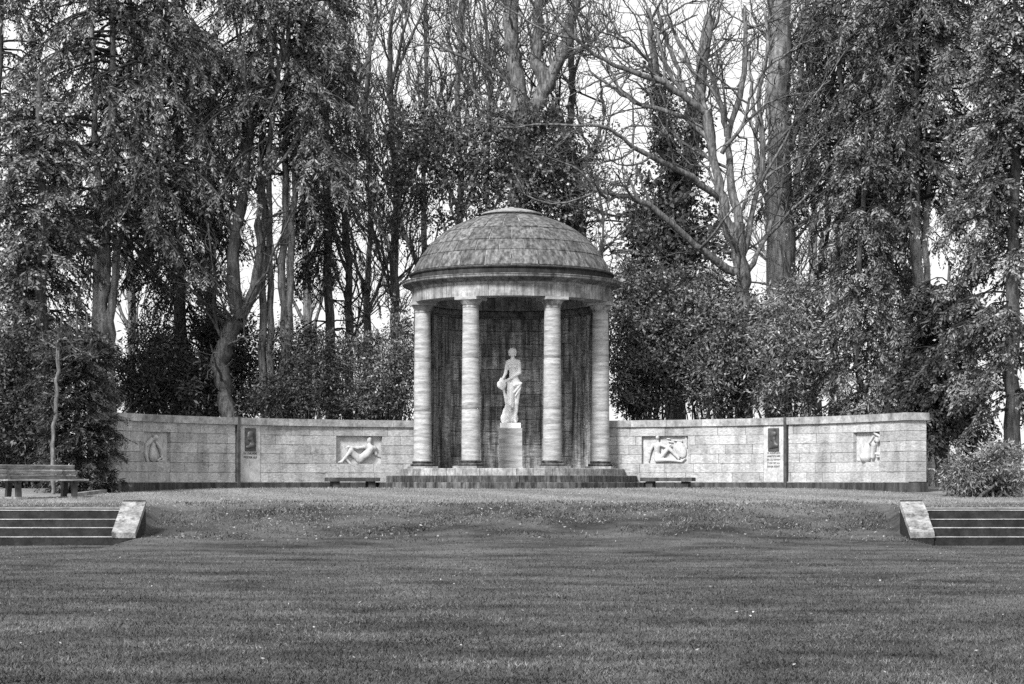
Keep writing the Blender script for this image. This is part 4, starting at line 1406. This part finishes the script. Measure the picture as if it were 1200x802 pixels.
bare_tree('broad_trunk_tree', 'broad straight trunk of a bare tree right of the sweeping limbs', 'tree', 60,
          [([(912, 495), (912, 340), (915, 250), (912, 150), (914, 60), (914, -40)], 0.42, 0.30), ([(914, 200), (932, 160), (945, 110), (965, 40)], 0.09, 0.04),
           ([(908, 260), (890, 215), (885, 150), (878, 60)], 0.08, 0.04), ([(918, 300), (928, 250), (940, 180), (938, 80)], 0.14, 0.07)], m=M_BARK_L, n1=40, n2=300, n3=1000)
bare_tree('slim_tree', 'thin bare tree leaning left above the laurel right of the broad trunk', 'tree', 62,
          [([(958, 490), (960, 330), (972, 250), (968, 160), (980, 40)], 0.14, 0.07), ([(972, 250), (985, 200), (1000, 150), (1010, 60)], 0.09, 0.04)], n1=40, n2=280, n3=900)

# ------------------------------------------------------------------ laurels and conifers on the right
bush('laurel_bush', 'big glossy laurel right beside the rotunda behind the right wall', 'bush',
     [blob(750, 420, 56.5, 42, 80, 1.4), blob(740, 350, 57, 26, 38, 1.0), blob(775, 385, 57, 36, 70, 1.2)], 1250, 34, M_LAUREL, 0.125, 0.052, 0.30)
bush('laurel_bush', 'broad laurel mass under the sweeping tree behind the right wall', 'bush',
     [blob(835, 420, 56.5, 48, 76, 1.4), blob(810, 360, 57.5, 42, 48, 1.2), blob(865, 395, 57.5, 40, 60, 1.2)], 1400, 34, M_LAUREL, 0.125, 0.052, 0.30)
bush('laurel_bush', 'laurel with pale new sprays behind the right wall portrait', 'bush',
     [blob(915, 425, 56, 48, 66, 1.3), blob(930, 375, 57, 32, 50, 1.1)], 1000, 32, M_RHODO, 0.14, 0.042, 0.32)
conifer('hemlock_tree', 'young hemlock with thin dark trunk and open drooping branches behind the right wall', 'tree',
        [([(1006, 500), (1005, 420), (1004, 330), (1012, 240), (1016, 150)], 0.11, 0.05)], 1.9, 11.0, lambda f: 2.0 - 1.3 * f, 150, M_CYP_L, 56, ns=14, nl=11, hang=0.8, droop=0.5)
conifer('cypress_tree', 'tall cypress with pale leaning trunks behind the right wall end', 'tree',
        [([(1092, 500), (1086, 400), (1076, 320), (1070, 260), (1074, 140), (1076, 40)], 0.20, 0.10), ([(1098, 480), (1092, 390), (1086, 320), (1086, 240), (1096, 120)], 0.12, 0.06)],
        zpx(235, 58), 17.0, lambda f: 3.4 - 1.3 * f, 270, M_CYP_L, 58, ns=16, nl=12, bark=M_BARK_L)
conifer('cypress_tree', 'dark cypress filling the gap between hemlock and leaning trunks', 'tree',
        [([(1040, 500), (1040, 400), (1044, 250), (1040, 60)], 0.18, 0.08)], 3.2, 16.5, lambda f: 2.6 - 1.0 * f, 200, M_CYP, 62, ns=15, nl=11, hang=0.9)
conifer('cypress_tree', 'cypress crown hanging above the thin leaning bare tree', 'tree',
        [([(975, 495), (978, 400), (984, 250), (985, 60)], 0.14, 0.08)], zpx(215, 60), 16.5, lambda f: 2.5 - 0.8 * f, 110, M_CYP, 60, ns=15, nl=11)
conifer('thuja_tree', 'near bright thuja at the right border with layered sprays', 'tree',
        [([(1185, 560), (1186, 400), (1188, 200), (1190, 40)], 0.22, 0.08)], 3.0, 14.0, lambda f: 2.2 - 1.0 * f, 230, M_CYP_L, 50, ns=17, nl=12, hang=0.4, droop=0.35, L=0.15, W=0.055)
conifer('yew_tree', 'dark yew in the shade right of the right wall end', 'yew',
        [([(1108, 575), (1105, 540), (1098, 500), (1100, 440), (1112, 330)], 0.24, 0.05)], 2.6, 6.6, lambda f: 1.4 - 0.5 * f, 190, M_YEW, 52.5, ns=14, nl=12, hang=0.4, droop=0.4)
bush('rhododendron_bush', 'pale leaved rhododendron on the ground beside the right wall end', 'bush',
     [blob(1140, 560, 44.5, 38, 26, 0.7), blob(1172, 552, 44.5, 34, 34, 0.7)], 480, 36, M_RHODO, 0.11, 0.032, 0.2, base=np.array([xpx(1150, 44.5), 44.5, 1.1]), droop=0.5)

# farther bare trees
far = [(150, 80, 'faint far bare tree behind the pale split trunks'), (360, 84, 'faint far bare tree behind the stem cluster'), 
       (945, 82, 'faint far bare tree behind the broad trunk'), (1060, 84, 'faint far bare tree behind the right cypresses')]
for px, d, lab in far:
    pts = [(px, 520), (px + rng.uniform(-8, 8), 400), (px + rng.uniform(-14, 14), 250), (px + rng.uniform(-18, 18), 100), (px, 0)]
    L2 = []
    for k in range(5):
        j = rng.integers(1, 4)
        x, y = pts[j][0], pts[j][1] + rng.uniform(-40, 20)
        sx = rng.choice([-1, 1]) * rng.uniform(20, 70)
        L2.append(([(x, y), (x + sx * 0.4, y - 40), (x + sx * 0.8, y - 90), (x + sx, y - 160)], 0.08, 0.03, rng.uniform(-2, 2)))
    bare_tree('far_tree', lab, 'tree', d, [(pts, 0.2, 0.08)] + L2, m=M_BARK, n1=60, n2=420, n3=1300, l1=(1.5, 5), l2=(0.8, 2), r1=(0.05, 0.018), up=0.5, group='faint bare trees far behind')

# ------------------------------------------------------------------ grass and ground cover
def scatter(n, y0, y1, power):
    power += 1e-3
    u = rng.random(n)
    # density falls off with distance like the picture does
    a, b = y0 ** (1 - power), y1 ** (1 - power)
    y = (a + (b - a) * u) ** (1 / (1 - power))
    half = y * 620 / FPX + 0.5
    x = (rng.random(n) * 2 - 1) * half
    return x, y


def blades(x, y, h, w, m, name, lean=0.6):
    ok = ~((y > 35.9) & (y < 38.0) & ((x < -6.6) | (x > 7.0)))
    ok &= ~(np.hypot(x - RC[0], y - RC[1]) < 3.65)
    dw = np.hypot(x, y - WC[1])
    ok &= ~((dw > WR - 0.1) & (y > WC[1]))
    x, y = x[ok], y[ok]
    n = len(x)
    z = ground_z(x, y) - 0.004
    P = np.stack([x, y, z], -1)
    az = rng.random(n) * 2 * PI
    s = np.stack([np.cos(az), np.sin(az), np.zeros(n)], -1)
    hh = h * (0.45 + 0.9 * rng.random(n))
    tip = np.stack([rng.normal(size=n) * lean, rng.normal(size=n) * lean, np.ones(n)], -1)
    tip = unit(tip) * hh[:, None]
    ww = (w * (0.6 + 0.8 * rng.random(n)))[:, None]
    V = np.empty((n, 3, 3))
    V[:, 0] = P - s * ww * 0.5
    V[:, 1] = P + s * ww * 0.5
    V[:, 2] = P + tip
    return obj(name, V.reshape(-1, 3), np.arange(n * 3).reshape(n, 3), m)


x, y = scatter(300000, 12.4, 40.5, 1.6)
tag(blades(x, y, 0.036, 0.010, M_GRASS, 'grass', 1.1), 'short mown grass of the lower lawn', None, None, 'stuff')
x, y = scatter(90000, 37.5, 52.5, 1.0)
tag(blades(x, y, 0.04, 0.012, M_DRY, 'dry_grass', 1.1), 'thin dry grass on the terrace edge', None, None, 'stuff')
# rough tufts on the bank
x, y = scatter(80000, 34.6, 41.5, 1.0)
pat = np.sin(x * 2.3 + 2 * np.sin(y * 2.1)) + np.sin(x * 0.9 - y * 3.1) + 0.6 * np.sin(x * 5.1 + y * 4.0) + rng.normal(size=len(x)) * 1.1 - np.maximum(0, 37.6 - y) * 1.3 - np.maximum(0, y - 39.4) * 1.2
k = (pat > 0.2) & (x > -6.6) & (x < 7.0)
tag(blades(x[k], y[k], 0.07, 0.022, M_COVER, 'tufts', 1.0), 'rough dark grass tufts in patches on the bank', None, None, 'stuff')
x, y = scatter(1200, 35.6, 40.8, 1.0)
k = (x > -6.6) & (x < 7.0)
x, y = x[k], y[k]
P = np.stack([x, y, ground_z(x, y) + 0.015 + 0.05 * rng.random(len(x))], -1)
V, Qd = leaf_quads(P, rng.normal(size=P.shape) * np.array([1, 1, 0.35]), 0.055 * (0.5 + 0.9 * rng.random(len(x))), 0.03 * (0.6 + 0.8 * rng.random(len(x))), np.array([0, 0, 0.6]))
tag(obj('ground_cover', V, Qd, M_DRY), 'small dry leaves lying among the tufts of the bank', None, None, 'stuff')
x, y = scatter(300, 13.5, 46, 0.9)
P = np.stack([x, y, ground_z(x, y) + 0.03], -1)
k = ~((y > 35.8) & (y < 38) & ((x < -6.5) | (x > 6.9)))
P = P[k]
V, Qd = leaf_quads(P, rng.normal(size=P.shape) * np.array([1, 1, 0.3]), 0.03 * (0.5 + rng.random(len(P))), 0.018 * (0.5 + rng.random(len(P))), np.array([0, 0, 1.0]))
tag(obj('fallen_leaves', V, Qd, M_LITTER), 'scattered pale fallen leaves on the grass', None, None, 'stuff')
